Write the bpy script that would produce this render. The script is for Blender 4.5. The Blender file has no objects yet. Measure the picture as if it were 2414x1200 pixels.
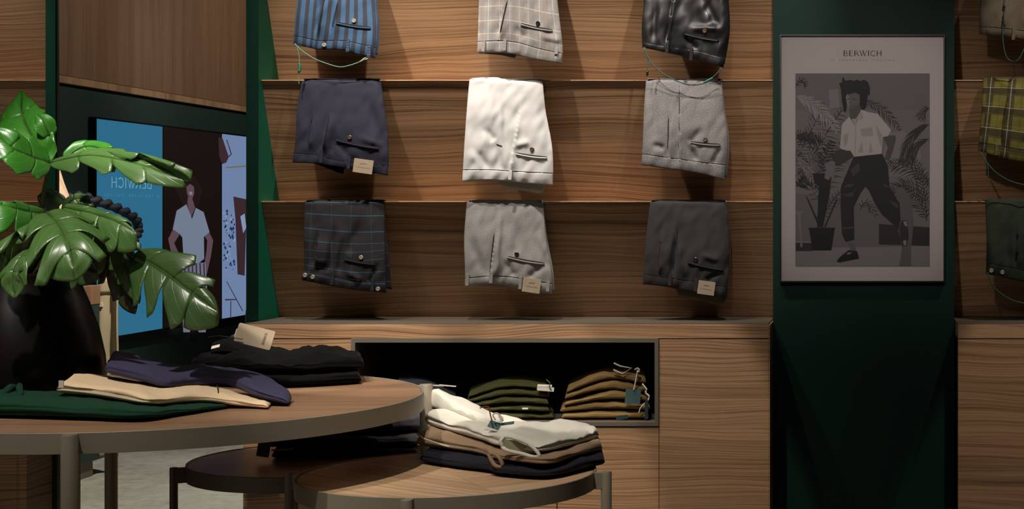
import bpy, bmesh, math, random
from mathutils import Vector, Matrix, noise
random.seed(7)
SC = bpy.context.scene
COL = SC.collection
# ------------------------------------------------------------------ camera, world, lights, exposure
F, VX, VY, EYE = 3800.0, 2050.0, 500.0, 1.49
cam = bpy.data.cameras.new('camera'); camo = bpy.data.objects.new('camera', cam); COL.objects.link(camo)
camo.location = (0, 0, EYE); camo.rotation_euler = (math.pi/2, 0, 0)
cam.sensor_width = 36; cam.lens = F/2414*36
cam.shift_x = (1207-VX)/2414; cam.shift_y = -(600-VY)/2414
cam.clip_start = 0.05
SC.camera = camo
SC.view_settings.view_transform = 'Standard'; SC.view_settings.look = 'None'
SC.view_settings.gamma = 1; SC.view_settings.use_curve_mapping = False
SC.view_settings.exposure = 0.0
w = bpy.data.worlds.new('world'); SC.world = w; w.use_nodes = True
w.node_tree.nodes['Background'].inputs[0].default_value = (1.0, .86, .72, 1)
w.node_tree.nodes['Background'].inputs[1].default_value = 0.07

def spot(loc, target, power, angle, blend=.5, size=.02, col=(1, .83, .66)):
    l = bpy.data.lights.new('spot_lamp', 'SPOT'); l.energy = power; l.spot_size = math.radians(angle)
    l.spot_blend = blend; l.shadow_soft_size = size; l.color = col
    o = bpy.data.objects.new('spot_lamp', l); COL.objects.link(o); o.location = loc
    o.rotation_euler = (Vector(target)-Vector(loc)).to_track_quat('-Z', 'Y').to_euler()
    return o
def area(loc, target, power, sx, sy, col=(1, .85, .7)):
    l = bpy.data.lights.new('front_fill_light', 'AREA'); l.energy = power; l.shape = 'RECTANGLE'; l.size = sx; l.size_y = sy; l.color = col
    o = bpy.data.objects.new('front_fill_light', l); COL.objects.link(o); o.location = loc
    o.rotation_euler = (Vector(target)-Vector(loc)).to_track_quat('-Z', 'Y').to_euler()
    return o
NEU = (1, .92, .83)
spot((-1.98, 4.75, 3.25), (-1.68, 5.6, 1.75), 125, 44, .7, .018, NEU)
spot((-1.30, 4.80, 3.25), (-1.28, 5.6, 1.75), 130, 66, .8, .018, NEU)
spot((-0.25, 4.75, 3.25), (-0.60, 5.6, 2.05), 85, 46, .8, .018, NEU)
spot((-0.95, 4.72, 3.25), (-0.62, 5.6, 1.25), 60, 34, .8, .018, NEU)
spot((-2.05, 2.9, 3.2), (-1.85, 4.35, 1.0), 165, 40, .7, .025, NEU)      # big table and plant
spot((-1.15, 3.1, 3.2), (-1.05, 4.3, .8), 150, 30, .7, .025, NEU)      # white stack
spot((-3.3, 2.6, 3.2), (-3.6, 2.2, 0), 430, 80, .6, .03, NEU)        # floor seen in the mirror
spot((-2.6, 1.2, 3.2), (-4.65, 1.6, 2.4), 72, 80, .8, .03, NEU)        # left wall seen in the mirror
spot((0.95, 4.75, 3.25), (0.75, 5.6, 1.8), 85, 46, .8, .018, NEU)            # right bay
spot((-3.35, 4.75, 3.25), (-3.2, 5.6, 1.8), 75, 50, .8, .018, NEU)         # left bay
spot((-0.4, 2.2, 3.2), (-0.05, 5.5, 1.75), 130, 22, .9, .05, (1, .9, .84))    # poster
area((-0.9, 2.2, 3.25), (-0.9, 5.0, 0.6), 13, 2.6, 1.2, NEU)  # added soft front fill, stands for no real ceiling panel
for x_ in (-1.85, -1.35, -.85): spot((x_, 3.5, 3.2), (x_, 5.33, .42), 132, 24, .15, .03, NEU)   # cabinet fronts
spot((.7, 3.5, 3.2), (.75, 5.33, .42), 90, 24, .15, .03, NEU)
spot((-2.6, -.4, 3.2), (-4.65, -.4, 2.5), 90, 80, .8, .03, NEU)

# ------------------------------------------------------------------ helpers
def at(px, py, Y): return Vector(((px-VX)*Y/F, Y, EYE-(py-VY)*Y/F))
def onz(px, py, z):
    Y = F*(EYE-z)/(py-VY); return Vector(((px-VX)*Y/F, Y, z))
YM = 5.512
XL = -4.65
def mir(px, py, X):
    Yv = F*abs(X)/(VX-px); return Vector((X, 2*YM-Yv, EYE-(py-VY)*Yv/F))

def mesh_obj(name, verts, faces, mat, parent=None, smooth=False, uvs=None):
    me = bpy.data.meshes.new(name)
    off = parent_loc(parent)
    me.from_pydata([tuple(Vector(v)-off) for v in verts], [], faces)
    if uvs:
        uv = me.uv_layers.new(name='UVMap')
        for lp in me.loops: uv.data[lp.index].uv = uvs[lp.vertex_index]
    if smooth:
        me.polygons.foreach_set('use_smooth', [True]*len(me.polygons))
    me.materials.append(mat)
    me.update()
    o = bpy.data.objects.new(name, me); COL.objects.link(o)
    if parent is not None: o.parent = parent
    return o
def parent_loc(p):
    v = Vector((0, 0, 0))
    while p is not None:
        v = v+Vector(p.location); p = p.parent
    return v
def fix(o):
    bm = bmesh.new(); bm.from_mesh(o.data); bmesh.ops.recalc_face_normals(bm, faces=bm.faces); bm.to_mesh(o.data); bm.free(); return o
def thing(name, label, cat, loc=(0, 0, 0), group=None):
    o = bpy.data.objects.new(name, None); COL.objects.link(o); o.location = loc; o.empty_display_size = .05
    tag(o, label, cat, group); return o
def tag(o, label, cat, group=None):
    o['label'] = label; o['category'] = cat
    if group: o['group'] = group
    return o
def struct(o): o['kind'] = 'structure'; return o
BF = [(0, 3, 2, 1), (4, 5, 6, 7), (0, 1, 5, 4), (1, 2, 6, 5), (2, 3, 7, 6), (3, 0, 4, 7)]
class MB:
    def __init__(s): s.v = []; s.f = []
    def add(s, vs, fs):
        n = len(s.v); s.v += [tuple(v) for v in vs]; s.f += [tuple(i+n for i in f) for f in fs]; return s
    def box(s, x0, x1, y0, y1, z0, z1):
        return s.add([(x0, y0, z0), (x1, y0, z0), (x1, y1, z0), (x0, y1, z0), (x0, y0, z1), (x1, y0, z1), (x1, y1, z1), (x0, y1, z1)], BF)
    def tube(s, pts, r, n=8, caps=True):
        pts = [Vector(p) for p in pts]; rs = r if isinstance(r, (list, tuple)) else [r]*len(pts)
        base = len(s.v); up = Vector((0, 0, 1))
        d0 = (pts[1]-pts[0]).normalized()
        if abs(d0.z) > .9: up = Vector((1, 0, 0))
        for i, p in enumerate(pts):
            d = (pts[min(i+1, len(pts)-1)]-pts[max(i-1, 0)]).normalized()
            a = d.cross(up)
            if a.length < 1e-4: a = d.cross(Vector((0, 1, 0)))
            a.normalize(); b = a.cross(d).normalized()
            for k in range(n):
                t = 2*math.pi*k/n; s.v.append(tuple(p+(a*math.cos(t)+b*math.sin(t))*rs[i]))
        for i in range(len(pts)-1):
            for k in range(n):
                s.f.append((base+i*n+k, base+i*n+(k+1) % n, base+(i+1)*n+(k+1) % n, base+(i+1)*n+k))
        if caps:
            s.f.append(tuple(base+k for k in range(n))); s.f.append(tuple(base+(len(pts)-1)*n+k for k in reversed(range(n))))
        return s
    def lathe(s, cx, cy, prof, n=48):
        base = len(s.v)
        for (r, z) in prof:
            for k in range(n):
                t = 2*math.pi*k/n; s.v.append((cx+r*math.cos(t), cy+r*math.sin(t), z))
        for i in range(len(prof)-1):
            for k in range(n):
                s.f.append((base+i*n+k, base+i*n+(k+1) % n, base+(i+1)*n+(k+1) % n, base+(i+1)*n+k))
        s.f.append(tuple(base+k for k in reversed(range(n)))); s.f.append(tuple(base+(len(prof)-1)*n+k for k in range(n)))
        return s
    def prism(s, poly, off):   # poly: list of 3D points, extruded by off
        n = len(poly); off = Vector(off)
        return s.add([Vector(p) for p in poly]+[Vector(p)+off for p in poly],
                     [tuple(range(n)), tuple(range(2*n-1, n-1, -1))]+[(i, n+i, n+(i+1) % n, (i+1) % n) for i in range(n)])
    def build(s, name, mat, parent=None, smooth=False, bevel=0):
        o = fix(mesh_obj(name, s.v, s.f, mat, parent, smooth))
        if bevel:
            m = o.modifiers.new('bevel', 'BEVEL'); m.width = bevel; m.segments = 2; m.limit_method = 'ANGLE'
        if smooth == 'auto':
            me = o.data
            try: me.set_sharp_from_angle(angle=.7)
            except Exception: pass
        return o
def box(name, mat, x0, x1, y0, y1, z0, z1, parent=None, bevel=0): return MB().box(x0, x1, y0, y1, z0, z1).build(name, mat, parent, False, bevel)
def catmull(pts, n):
    out = []; m = len(pts)
    for i in range(n):
        t = i/(n-1)*(m-1); k = min(int(t), m-2); t -= k
        p0 = pts[max(k-1, 0)]; p1 = pts[k]; p2 = pts[k+1]; p3 = pts[min(k+2, m-1)]
        out.append(tuple(.5*((2*b)+(-a+c)*t+(2*a-5*b+4*c-d)*t*t+(-a+3*b-3*c+d)*t**3) for a, b, c, d in zip(p0, p1, p2, p3)))
    return out
def lerpl(pts, t):   # polyline by arclength-free param
    m = len(pts)-1; k = min(int(t*m), m-1); f = t*m-k
    return tuple(a+(b-a)*f for a, b in zip(pts[k], pts[k+1]))
def smooth01(x): x = max(0, min(1, x)); return x*x*(3-2*x)

# ------------------------------------------------------------------ materials
def s2l(c): return tuple((x/255/12.92 if x/255 <= .04045 else ((x/255+.055)/1.055)**2.4) for x in c)+(1,)
def pbr(name, col, rough=.6, **kw):
    m = bpy.data.materials.new(name); m.use_nodes = True; b = m.node_tree.nodes['Principled BSDF']
    b.inputs['Base Color'].default_value = tuple(col[:3])+(1,); b.inputs['Roughness'].default_value = rough
    for k, v in kw.items(): b.inputs[k.replace('_', ' ')].default_value = v
    return m
class NT:
    def __init__(s, m): s.m = m; s.t = m.node_tree; s.b = s.t.nodes['Principled BSDF']
    def n(s, typ, **kw):
        x = s.t.nodes.new(typ)
        for k, v in kw.items(): setattr(x, k, v)
        return x
    def l(s, a, b): s.t.links.new(a, b)
    def math(s, op, a, b=None, c=None):
        x = s.n('ShaderNodeMath', operation=op)
        for i, v in enumerate((a, b, c)):
            if v is None: continue
            if isinstance(v, (int, float)): x.inputs[i].default_value = v
            else: s.l(v, x.inputs[i])
        return x.outputs[0]
    def mix(s, fac, a, b, blend='MIX'):
        x = s.n('ShaderNodeMix', data_type='RGBA', blend_type=blend)
        for i, v in ((0, fac), (6, a), (7, b)):
            if isinstance(v, (int, float)): x.inputs[i].default_value = v
            elif isinstance(v, (tuple, list)): x.inputs[i].default_value = tuple(v[:3])+(1,)
            else: s.l(v, x.inputs[i])
        return x.outputs[2]
    def noise(s, vec, scale, detail=4, rough=.5, dist=0):
        x = s.n('ShaderNodeTexNoise'); x.inputs['Scale'].default_value = scale; x.inputs['Detail'].default_value = detail
        x.inputs['Roughness'].default_value = rough; x.inputs['Distortion'].default_value = dist; s.l(vec, x.inputs['Vector']); return x.outputs[0]
    def ramp(s, fac, stops):
        x = s.n('ShaderNodeValToRGB'); e = x.color_ramp.elements
        while len(e) < len(stops): e.new(.5)
        for i, (p, c) in enumerate(stops): e[i].position = p; e[i].color = tuple(c[:3])+(1,)
        s.l(fac, x.inputs[0]); return x.outputs[0]
    def bump(s, h, strength=.2, dist=.002):
        x = s.n('ShaderNodeBump'); x.inputs['Strength'].default_value = strength; x.inputs['Distance'].default_value = dist
        s.l(h, x.inputs['Height']); s.l(x.outputs[0], s.b.inputs['Normal'])
def wood(name, rot=0.0, light=(.42, .245, .127), mid=(.285, .155, .075), dark=(.13, .062, .027), vertical=False, rough=.5, density=1.0, flat=False, seed=0.0, bandw=.45):
    m = bpy.data.materials.new(name); m.use_nodes = True; t = NT(m)
    g = t.n('ShaderNodeNewGeometry'); sep = t.n('ShaderNodeSeparateXYZ'); t.l(g.outputs['Position'], sep.inputs[0])
    X, Y, Z = sep.outputs
    if flat:    # table top: grain in XY plane rotated
        c, s_ = math.cos(rot), math.sin(rot)
        a = t.math('ADD', t.math('MULTIPLY', X, c), t.math('MULTIPLY', Y, s_)); b = t.math('ADD', t.math('MULTIPLY', X, -s_), t.math('MULTIPLY', Y, c)); o = Z
    elif vertical: a, b, o = Z, t.math('ADD', X, Y), Y
    else: a, b, o = X, Z, Y
    if not flat and not vertical: a = t.math('ADD', a, t.math('MULTIPLY', Y, .9))
    a = t.math('ADD', a, seed)
    # warp
    cw = t.n('ShaderNodeCombineXYZ'); t.l(t.math('MULTIPLY', a, 1.1), cw.inputs[0]); t.l(t.math('MULTIPLY', b, 4.0), cw.inputs[1])
    wn = t.noise(cw.outputs[0], 1.0, 2, .45)
    b2 = t.math('ADD', b, t.math('MULTIPLY', wn, .11))
    def vec(sa, sb):
        c = t.n('ShaderNodeCombineXYZ'); t.l(t.math('MULTIPLY', a, sa), c.inputs[0]); t.l(t.math('MULTIPLY', b2, sb*density), c.inputs[1]); return c.outputs[0]
    n1 = t.noise(vec(.42, 118), 1.0, 4, .65)
    n2 = t.noise(vec(1.8, 290), 1.0, 3, .6)
    n3 = t.noise(vec(9, 700), 1.0, 2, .6)
    n0 = t.noise(vec(.3, 9), 1.0, 1, .5)
    v = t.math('ADD', t.math('MULTIPLY', n1, bandw), t.math('MULTIPLY', n2, .36)); v = t.math('ADD', v, t.math('MULTIPLY', n0, .19))
    colr = t.ramp(v, [(.38, dark), (.46, mid), (.53, light), (.62, tuple(x*1.16 for x in light))])
    colr = t.mix(t.math('MULTIPLY', t.math('SUBTRACT', n3, .35), .5), colr, dark)
    t.l(colr, t.b.inputs['Base Color']); t.b.inputs['Roughness'].default_value = rough
    t.bump(n2, .15, .001)
    return m
def cloth(name, base, overlays=(), heather=.25, fine=220, rough=.88, sheen=.03, heather_col=None, spec=.25, coat=0, mottling=0.0, twill=False):
    """overlays: (axis 'u'|'v', period, phase, width, colour, alpha)  in UV units (1 unit = 100 photo px)"""
    m = bpy.data.materials.new(name); m.use_nodes = True; t = NT(m)
    uv = t.n('ShaderNodeUVMap'); uv.uv_map = 'UVMap'; sep = t.n('ShaderNodeSeparateXYZ'); t.l(uv.outputs[0], sep.inputs[0])
    colr = tuple(base)
    nz = t.noise(uv.outputs[0], fine*.4, 3, .8)
    wob = t.noise(uv.outputs[0], 30, 2, .5)
    for (ax, per, ph, wd, c, al) in overlays:
        s = sep.outputs[0 if ax == 'u' else 1]
        s = t.math('ADD', s, t.math('MULTIPLY', t.math('SUBTRACT', wob, .5), .008))
        fr = t.math('FRACT', t.math('ADD', t.math('DIVIDE', s, per), ph+50))
        d = t.math('ABSOLUTE', t.math('SUBTRACT', fr, .5))
        edge = t.math('SUBTRACT', wd/2/per, d)
        mask = t.n('ShaderNodeClamp'); t.l(t.math('MULTIPLY', edge, per*60), mask.inputs[0])
        colr = t.mix(t.math('MULTIPLY', mask.outputs[0], al), colr, c)
    hv = t.ramp(nz, [(.33, (0, 0, 0)), (.67, (1, 1, 1))])
    hc = heather_col or tuple(min(1, x*2.0+.01) for x in base)
    lo = t.mix(heather, colr, (0, 0, 0)) if not isinstance(colr, tuple) else t.mix(heather, tuple(colr), (0, 0, 0))
    hi = t.mix(heather*.7, colr, hc)
    colr = t.mix(hv, lo, hi)
    t.l(colr, t.b.inputs['Base Color'])
    t.b.inputs['Roughness'].default_value = rough; t.b.inputs['Sheen Weight'].default_value = sheen; t.b.inputs['Sheen Roughness'].default_value = .5
    t.b.inputs['Specular IOR Level'].default_value = spec; t.b.inputs['Coat Weight'].default_value = coat
    t.bump(t.noise(uv.outputs[0], fine, 2, .7), .25, .0008)
    return m
W_WALL = wood('zebra_walnut_horizontal')
W_CAB = wood('zebra_walnut_cabinet', seed=3.1)
W_DOOR = wood('zebra_walnut_door', seed=7.7)
W_VERT = wood('walnut_vertical', vertical=True, light=(.26, .14, .075), mid=(.20, .10, .052), dark=(.11, .05, .024))
W_LEDGE = wood('zebra_walnut_ledge', seed=5.0)
W_BIG = wood('walnut_top_big', flat=True, rot=.06, light=(.36, .212, .122), mid=(.29, .165, .092), dark=(.17, .085, .048), rough=.35)
W_TOPA = wood('walnut_top_small', flat=True, rot=.75, light=(.60, .40, .235), mid=(.46, .28, .155), dark=(.20, .095, .045), rough=.45, density=.55)
W_TOPB = wood('walnut_top_small_b', flat=True, rot=-.6, light=(.60, .40, .235), mid=(.46, .28, .155), dark=(.20, .095, .045), rough=.45, density=.55)
W_TOPC = wood('walnut_top_low', flat=True, rot=.5, light=(.34, .18, .12), mid=(.26, .13, .085), dark=(.14, .065, .04), rough=.38)
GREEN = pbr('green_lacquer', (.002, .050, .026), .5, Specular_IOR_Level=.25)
GREEN_LIT = pbr('green_lit_side', (.006, .15, .085), .5, Specular_IOR_Level=.2)  # brighter copy of the green, light painted into the inner face
GREEN_SHADE = pbr('green_front_shade', (.001, .018, .010), .5, Specular_IOR_Level=.2)  # near-black copy of the green, shade painted on the panel front
GREEN_D = pbr('dark_green_paint', (.0035, .022, .015), .6, Specular_IOR_Level=.2)
GREEN_W = pbr('green_wall_paint', (.012, .032, .026), .6)
METAL = pbr('taupe_powder_coat', (.28, .24, .175), .5, Metallic=.1)
METAL_D = pbr('bronze_powder_coat', (.13, .105, .075), .45, Metallic=.3)
FRAMEM = pbr('taupe_niche_frame', (.17, .145, .11), .4, Metallic=.3)
BLACK = pbr('black_interior', (.004, .0035, .003), .7)
BLKMET = pbr('black_frame', (.006, .006, .006), .35)
CEIL = pbr('ceiling_paint', (.06, .055, .05), .9)
WALLD = pbr('dark_room_paint', (.05, .045, .04), .9)
MIRROR = pbr('mirror_silver', (.82, .86, .85), .0, Metallic=1.0)
VASE = pbr('black_glazed_vase', (.006, .0045, .004), .3, Specular_IOR_Level=.35)
CARD = pbr('kraft_card', (.42, .33, .23), .8)
CARDW = pbr('white_card', (.62, .57, .47), .7)
TEAL = pbr('teal_card', (.045, .095, .095), .6)
INK = pbr('ink', (.02, .017, .015), .7)
INKB = pbr('brown_ink', (.22, .14, .09), .7)
CORDG = pbr('green_cord', (.03, .16, .10), .7)
CORDL = pbr('pale_green_cord', (.11, .24, .15), .7)
CORDD = pbr('dark_green_cord', (.02, .09, .065), .7)
CORDW = pbr('white_cord', (.6, .55, .45), .8)
CORDR = pbr('red_cord', (.22, .02, .02), .8)
HORN = pbr('horn_button', (.10, .06, .03), .3)
PEARL = pbr('pearl_button', (.34, .28, .20), .3)
DARKB = pbr('dark_button', (.012, .010, .009), .3)
LINING = pbr('lining', (.16, .13, .09), .9)
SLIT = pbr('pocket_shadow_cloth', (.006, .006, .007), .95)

def floor_mat():
    m = bpy.data.materials.new('concrete_floor'); m.use_nodes = True; t = NT(m)
    g = t.n('ShaderNodeNewGeometry'); a = t.noise(g.outputs['Position'], 1.3, 6, .6); b = t.noise(g.outputs['Position'], 16, 5, .65)
    v = t.math('ADD', t.math('MULTIPLY', a, .5), t.math('MULTIPLY', b, .5))
    t.l(t.ramp(v, [(.34, (.17, .155, .12)), (.5, (.29, .27, .22)), (.64, (.37, .35, .29))]), t.b.inputs['Base Color'])
    t.b.inputs['Roughness'].default_value = .6; return m
FLOOR = floor_mat()

# ------------------------------------------------------------------ room shell
X_R = 2.2
YB = 5.95
struct(box('floor', FLOOR, XL-.1, X_R+.1, -3.1, YB+.1, -.1, 0))
struct(box('ceiling', CEIL, XL-.1, X_R+.1, -3.1, YB+.1, 3.3, 3.4))
struct(box('wall_back', GREEN_D, XL-.1, X_R+.1, YB, YB+.1, 0, 3.3))
struct(box('wall_front', WALLD, XL-.1, X_R+.1, -3.1, -3.0, 0, 3.3))
struct(box('wall_right', WALLD, X_R, X_R+.1, -3.0, YB, 0, 3.3))
wl = struct(box('wall_left', GREEN_W, XL-.1, XL, -3.0, YB, 0, 3.3))
pn = box('wood_panel', W_VERT, XL+.001, XL+.03, -2.9, 5.2, 2.275, 3.29, wl)
box('wood_trim', W_WALL if False else wood('walnut_along_y', flat=True, rot=math.pi/2), XL+.001, XL+.034, -2.9, 5.2, 2.23, 2.272, wl, .002)

# ------------------------------------------------------------------ display bays
YF, YL, YR = 5.50, 5.53, 5.70      # post front, ledge front, recess
def zpx(py, Y): return EYE-(py-VY)*Y/F
LZ = [zpx(-382, YL), zpx(-96, YL), zpx(188, YL), zpx(474, YL)]
CT = 1.118       # cabinet top height
def bay(x0, x1, label, side_left=None, side_right=None):
    t = thing('wall_display', label, 'wall display', ((x0+x1)/2, YR, CT), 'slanted walnut wall displays')
    zs = LZ+[CT+.004]
    for i in range(4):
        z1, z0 = zs[i]-.005, zs[i+1]
        MB().prism([(x0, YL+.006, z1), (x0, YR, z0), (x0, YR+.02, z0), (x0, YL+.026, z1)], (x1-x0, 0, 0)).build('slanted_panel', W_WALL, t)
    for i in range(4):
        MB().box(x0, x1, YL, YR+.02 if i else YR+.2, zs[i]-.005, zs[i]).build('ledge', W_LEDGE, t, False, .0015)
    return t
XA0, XA1 = (608-VX)*YF/F, (1821-VX)*YF/F
main_bay = bay(XA0, XA1, 'long slanted walnut wall display holding the nine hung trousers beside the mirror')
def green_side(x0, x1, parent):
    MB().box(x0, x1, YF+.006, YR+.22, CT, 3.28).build('side_panel', GREEN_LIT, parent)
    MB().box(x0, x1, YF, YF+.0058, CT, 3.28).build('front_shade_strip', GREEN_SHADE, parent, False, .001)  # added strip that carries the painted shade of the front
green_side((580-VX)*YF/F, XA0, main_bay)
bay((2251-VX)*YF/F, X_R-.01, 'slanted walnut wall display right of the framed poster')
lb = bay(XL+.005, (106-VX)*YF/F, 'slanted walnut wall display at the far left, left of the mirror')

# green column between the bays
struct(MB().box(XA1+.002, (2249.5-VX)*YF/F, YF, YB-.001, 0, 3.29).build('wall_pier', GREEN_D))
bpy.data.objects['wall_pier'].name = 'trim_1'

# mirror with posts
mt = thing('wall_mirror', 'tall frameless wall mirror between two green posts, reflecting lit screens', 'mirror', ((356-VX)*YM/F, YM, 0))
mx0, mx1 = (106-VX)*YF/F, (580-VX)*YF/F
pb = (131-VX)*YF/F
box('post', GREEN, mx0+.001, pb, YF, YB-.002, 0, 3.28, mt, .002)
box('post', GREEN, mx1+.0, XA0-.0005, YF, YB-.002, 0, CT-.002, mt, .0)
box('mirror_glass', MIRROR, pb+.001, mx1-.001, YM, YM+.006, .02, 3.27, mt)
box('mirror_edge', FRAMEM, pb+.0005, pb+.005, YM-.004, YM-.0005, .02, 3.27, mt)
box('backing', BLACK, pb+.001, mx1-.001, YM+.007, YM+.03, .02, 3.27, mt)

# ------------------------------------------------------------------ cabinets
YC = 5.33
def zc(py): return zpx(py, YC)
def xc(px): return (px-VX)*YC/F
def cabinet(x0, x1, label, niche=None, vgroove=(), yf=YC):
    t = thing('base_cabinet', label, 'cabinet', ((x0+x1)/2, yf, 0), 'walnut base cabinets')
    g = .0016
    if niche:
        nx0, nx1, nz0, nz1 = niche
        # carcass around the niche
        box('carcass', BLACK, x0+.003, nx0-.001, yf+.02, YR+.2, .05, CT-.03, t)
        box('carcass', BLACK, nx1+.001, x1-.003, yf+.02, YR+.2, .05, CT-.03, t)
        box('carcass', BLACK, nx0, nx1, yf+.02, YR+.2, .05, nz0-.002, t)
        box('niche_back', BLACK, nx0+.001, nx1-.001, YR+.06, YR+.08, nz0, nz1, t)
        fw = .013
        m = MB()
        o = [(nx0, nz0), (nx1, nz0), (nx1, nz1), (nx0, nz1)]; i_ = [(nx0+fw, nz0+fw), (nx1-fw, nz0+fw), (nx1-fw, nz1-fw), (nx0+fw, nz1-fw)]
        for k in range(4):
            a, b = o[k], o[(k+1) % 4]; c, d = i_[(k+1) % 4], i_[k]
            m.prism([(a[0], yf-.006, a[1]), (b[0], yf-.006, b[1]), (c[0], yf-.006, c[1]), (d[0], yf-.006, d[1])], (0, .05, 0))
        m.build('niche_frame', FRAMEM, t)
        box('niche_floor', METAL_D, nx0+fw, nx1-fw, yf+.04, YR+.06, nz0, nz0+fw, t)
        box('niche_side', METAL_D, nx0, nx0+.006, yf+.044, YR+.06, nz0+fw, nz1, t)
    else:
        box('carcass', BLACK, x0+.003, x1-.003, yf+.02, YR+.2, .05, CT-.03, t)
    # top board
    box('worktop', W_CAB, x0, x1, yf, YR+.02, CT-.046*1.0, CT, t, .001)
    box('top_surface', METAL_D, x0+.001, x1-.001, yf+.003, YR-.002, CT+.0002, CT+.0025, t)
    zt = CT-.046-g*2
    fr = []
    if niche:
        nx0, nx1, nz0, nz1 = niche
        fr.append((x0, nx0-g, .06, zt)); fr.append((nx1+g, x1, .06, zt))
        xs = [nx0-g]+[v for v in vgroove]+[nx1+g]
        for a, b in zip(xs[:-1], xs[1:]): fr.append((a+g, b-g, .06, nz0-g*1.5))
    else:
        xs = [x0-g]+list(vgroove)+[x1+g]
        for a, b in zip(xs[:-1], xs[1:]): fr.append((a+g, b-g, .06, zt))
    for (a, b, c, d) in fr:
        box('door', W_DOOR, a, b, yf, yf+.019, c, d, t, .0008)
    box('plinth', METAL_D, x0+.01, x1-.01, yf+.04, yf+.06, 0, .05, t)
    box('side_panel', W_DOOR, x1-.0005, x1+.004, yf+.001, YR-.02, .0, CT-.002, t)
    return t
NX0, NX1, NZ0, NZ1 = xc(829), xc(1553), zc(1004), zc(798)
cabinet(xc(573), xc(1812), 'walnut base cabinet with open black niche full of folded trousers', (NX0, NX1, NZ0, NZ1), (xc(1071), xc(1313)))
cabinet((2252-VX)*YF/F+.0, X_R-.02, 'walnut base cabinet below the right-hand display, right of the poster', None, ((2252-VX)*YF/F+.8,))
lc = cabinet(XL+.01, (106-VX)*YF/F-.006, 'walnut base cabinet at the far left behind the round table', None, (-3.6,), yf=5.33)
box('end_panel', W_DOOR, (106-VX)*YF/F-.001, (63-VX)*5.33/F, 5.33, YF-.003, 0, CT, lc, .001)

# ------------------------------------------------------------------ cloth materials
C_STRIPE = cloth('blue_brown_stripe', s2l((62, 90, 120)), [('u', .205, .1, .112, s2l((48, 42, 42)), 1), ('u', .205, .1, .014, s2l((74, 66, 66)), .7)], .22, 160)
C_NAVY = cloth('navy_wool', s2l((42, 42, 56)), [], .14, 200)
C_CHECK = cloth('blue_windowpane', s2l((36, 34, 36)), [('u', .50, .15, .03, s2l((48, 82, 100)), .45), ('v', .32, .3, .03, s2l((58, 105, 125)), .8)], .15, 200)
C_PLAID = cloth('beige_plaid', s2l((156, 151, 146)), [('u', .27, .1, .12, s2l((132, 126, 124)), .55), ('v', .34, .4, .15, s2l((138, 132, 130)), .5), ('u', .27, .55, .03, s2l((205, 198, 190)), .9), ('v', .34, .9, .035, s2l((205, 198, 190)), .9), ('u', .54, .32, .03, s2l((182, 140, 104)), .8), ('v', .34, .78, .024, s2l((182, 140, 104)), .75)], .18, 160)
C_WHITE = cloth('white_cotton', s2l((208, 205, 202)), [], .03, 200, heather_col=(.9, .88, .85))
C_HEATH = cloth('light_grey_heather', s2l((140, 137, 134)), [], .42, 130)
C_BLACKS = cloth('black_coated_cotton', s2l((24, 23, 23)), [], .05, 200, rough=.4, sheen=0, spec=.45, coat=.06)
C_TWEED = cloth('grey_tweed', s2l((122, 118, 117)), [('u', .1, .1, .02, s2l((110, 106, 106)), .5), ('v', .1, .1, .02, s2l((120, 116, 116)), .5)], .62, 110)
C_CHAR = cloth('charcoal_wool', s2l((48, 46, 46)), [], .25, 170)
C_BROWN = cloth('brown_tweed', s2l((95, 84, 68)), [], .5, 110)
C_YPLAID = cloth('yellow_black_plaid', s2l((105, 98, 40)), [('u', .55, .1, .22, s2l((42, 36, 30)), .85), ('v', .62, .5, .26, s2l((42, 36, 30)), .85), ('u', .55, .1, .03, s2l((190, 180, 160)), .8), ('v', .62, .7, .03, s2l((190, 180, 160)), .8), ('u', .55, .6, .03, s2l((60, 52, 28)), .7), ('v', .31, .2, .02, s2l((200, 170, 60)), .4)], .15, 160)
C_DKGRN = cloth('dark_green_cotton', s2l((44, 52, 40)), [], .12, 180)
C_GRNV = cloth('bottle_green_corduroy', s2l((8, 58, 38)), [], .25, 60)
C_CREAM = cloth('cream_cotton', s2l((236, 208, 170)), [], .03, 200, heather_col=(.8, .7, .5))
C_NAVY2 = cloth('navy_jersey', s2l((62, 60, 88)), [], .12, 200)
C_BLK = cloth('black_wool', s2l((6, 5, 5)), [], .15, 200, spec=.1)
C_BLK2 = cloth('black_cotton', s2l((6, 5, 5)), [], .1, 200, spec=.1)
C_GREYD = cloth('dark_grey_flannel', s2l((62, 61, 64)), [], .3, 120)
C_OLIVE = cloth('olive_cotton', s2l((66, 66, 32)), [], .08, 200)
C_TAN = cloth('tan_cotton', s2l((128, 102, 60)), [], .08, 200)
C_KHAKI = cloth('khaki_twill', s2l((142, 118, 92)), [], .08, 200)
C_OFFW = cloth('off_white_cotton', s2l((206, 202, 188)), [], .03, 200, heather_col=(.85, .82, .72))
C_NVD = cloth('dark_navy_cotton', s2l((24, 25, 36)), [], .12, 200)
C_BEIGE = cloth('beige_linen', s2l((176, 158, 128)), [], .1, 150)
C_NICHE = cloth('dark_denim', s2l((44, 46, 54)), [], .3, 120)

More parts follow.
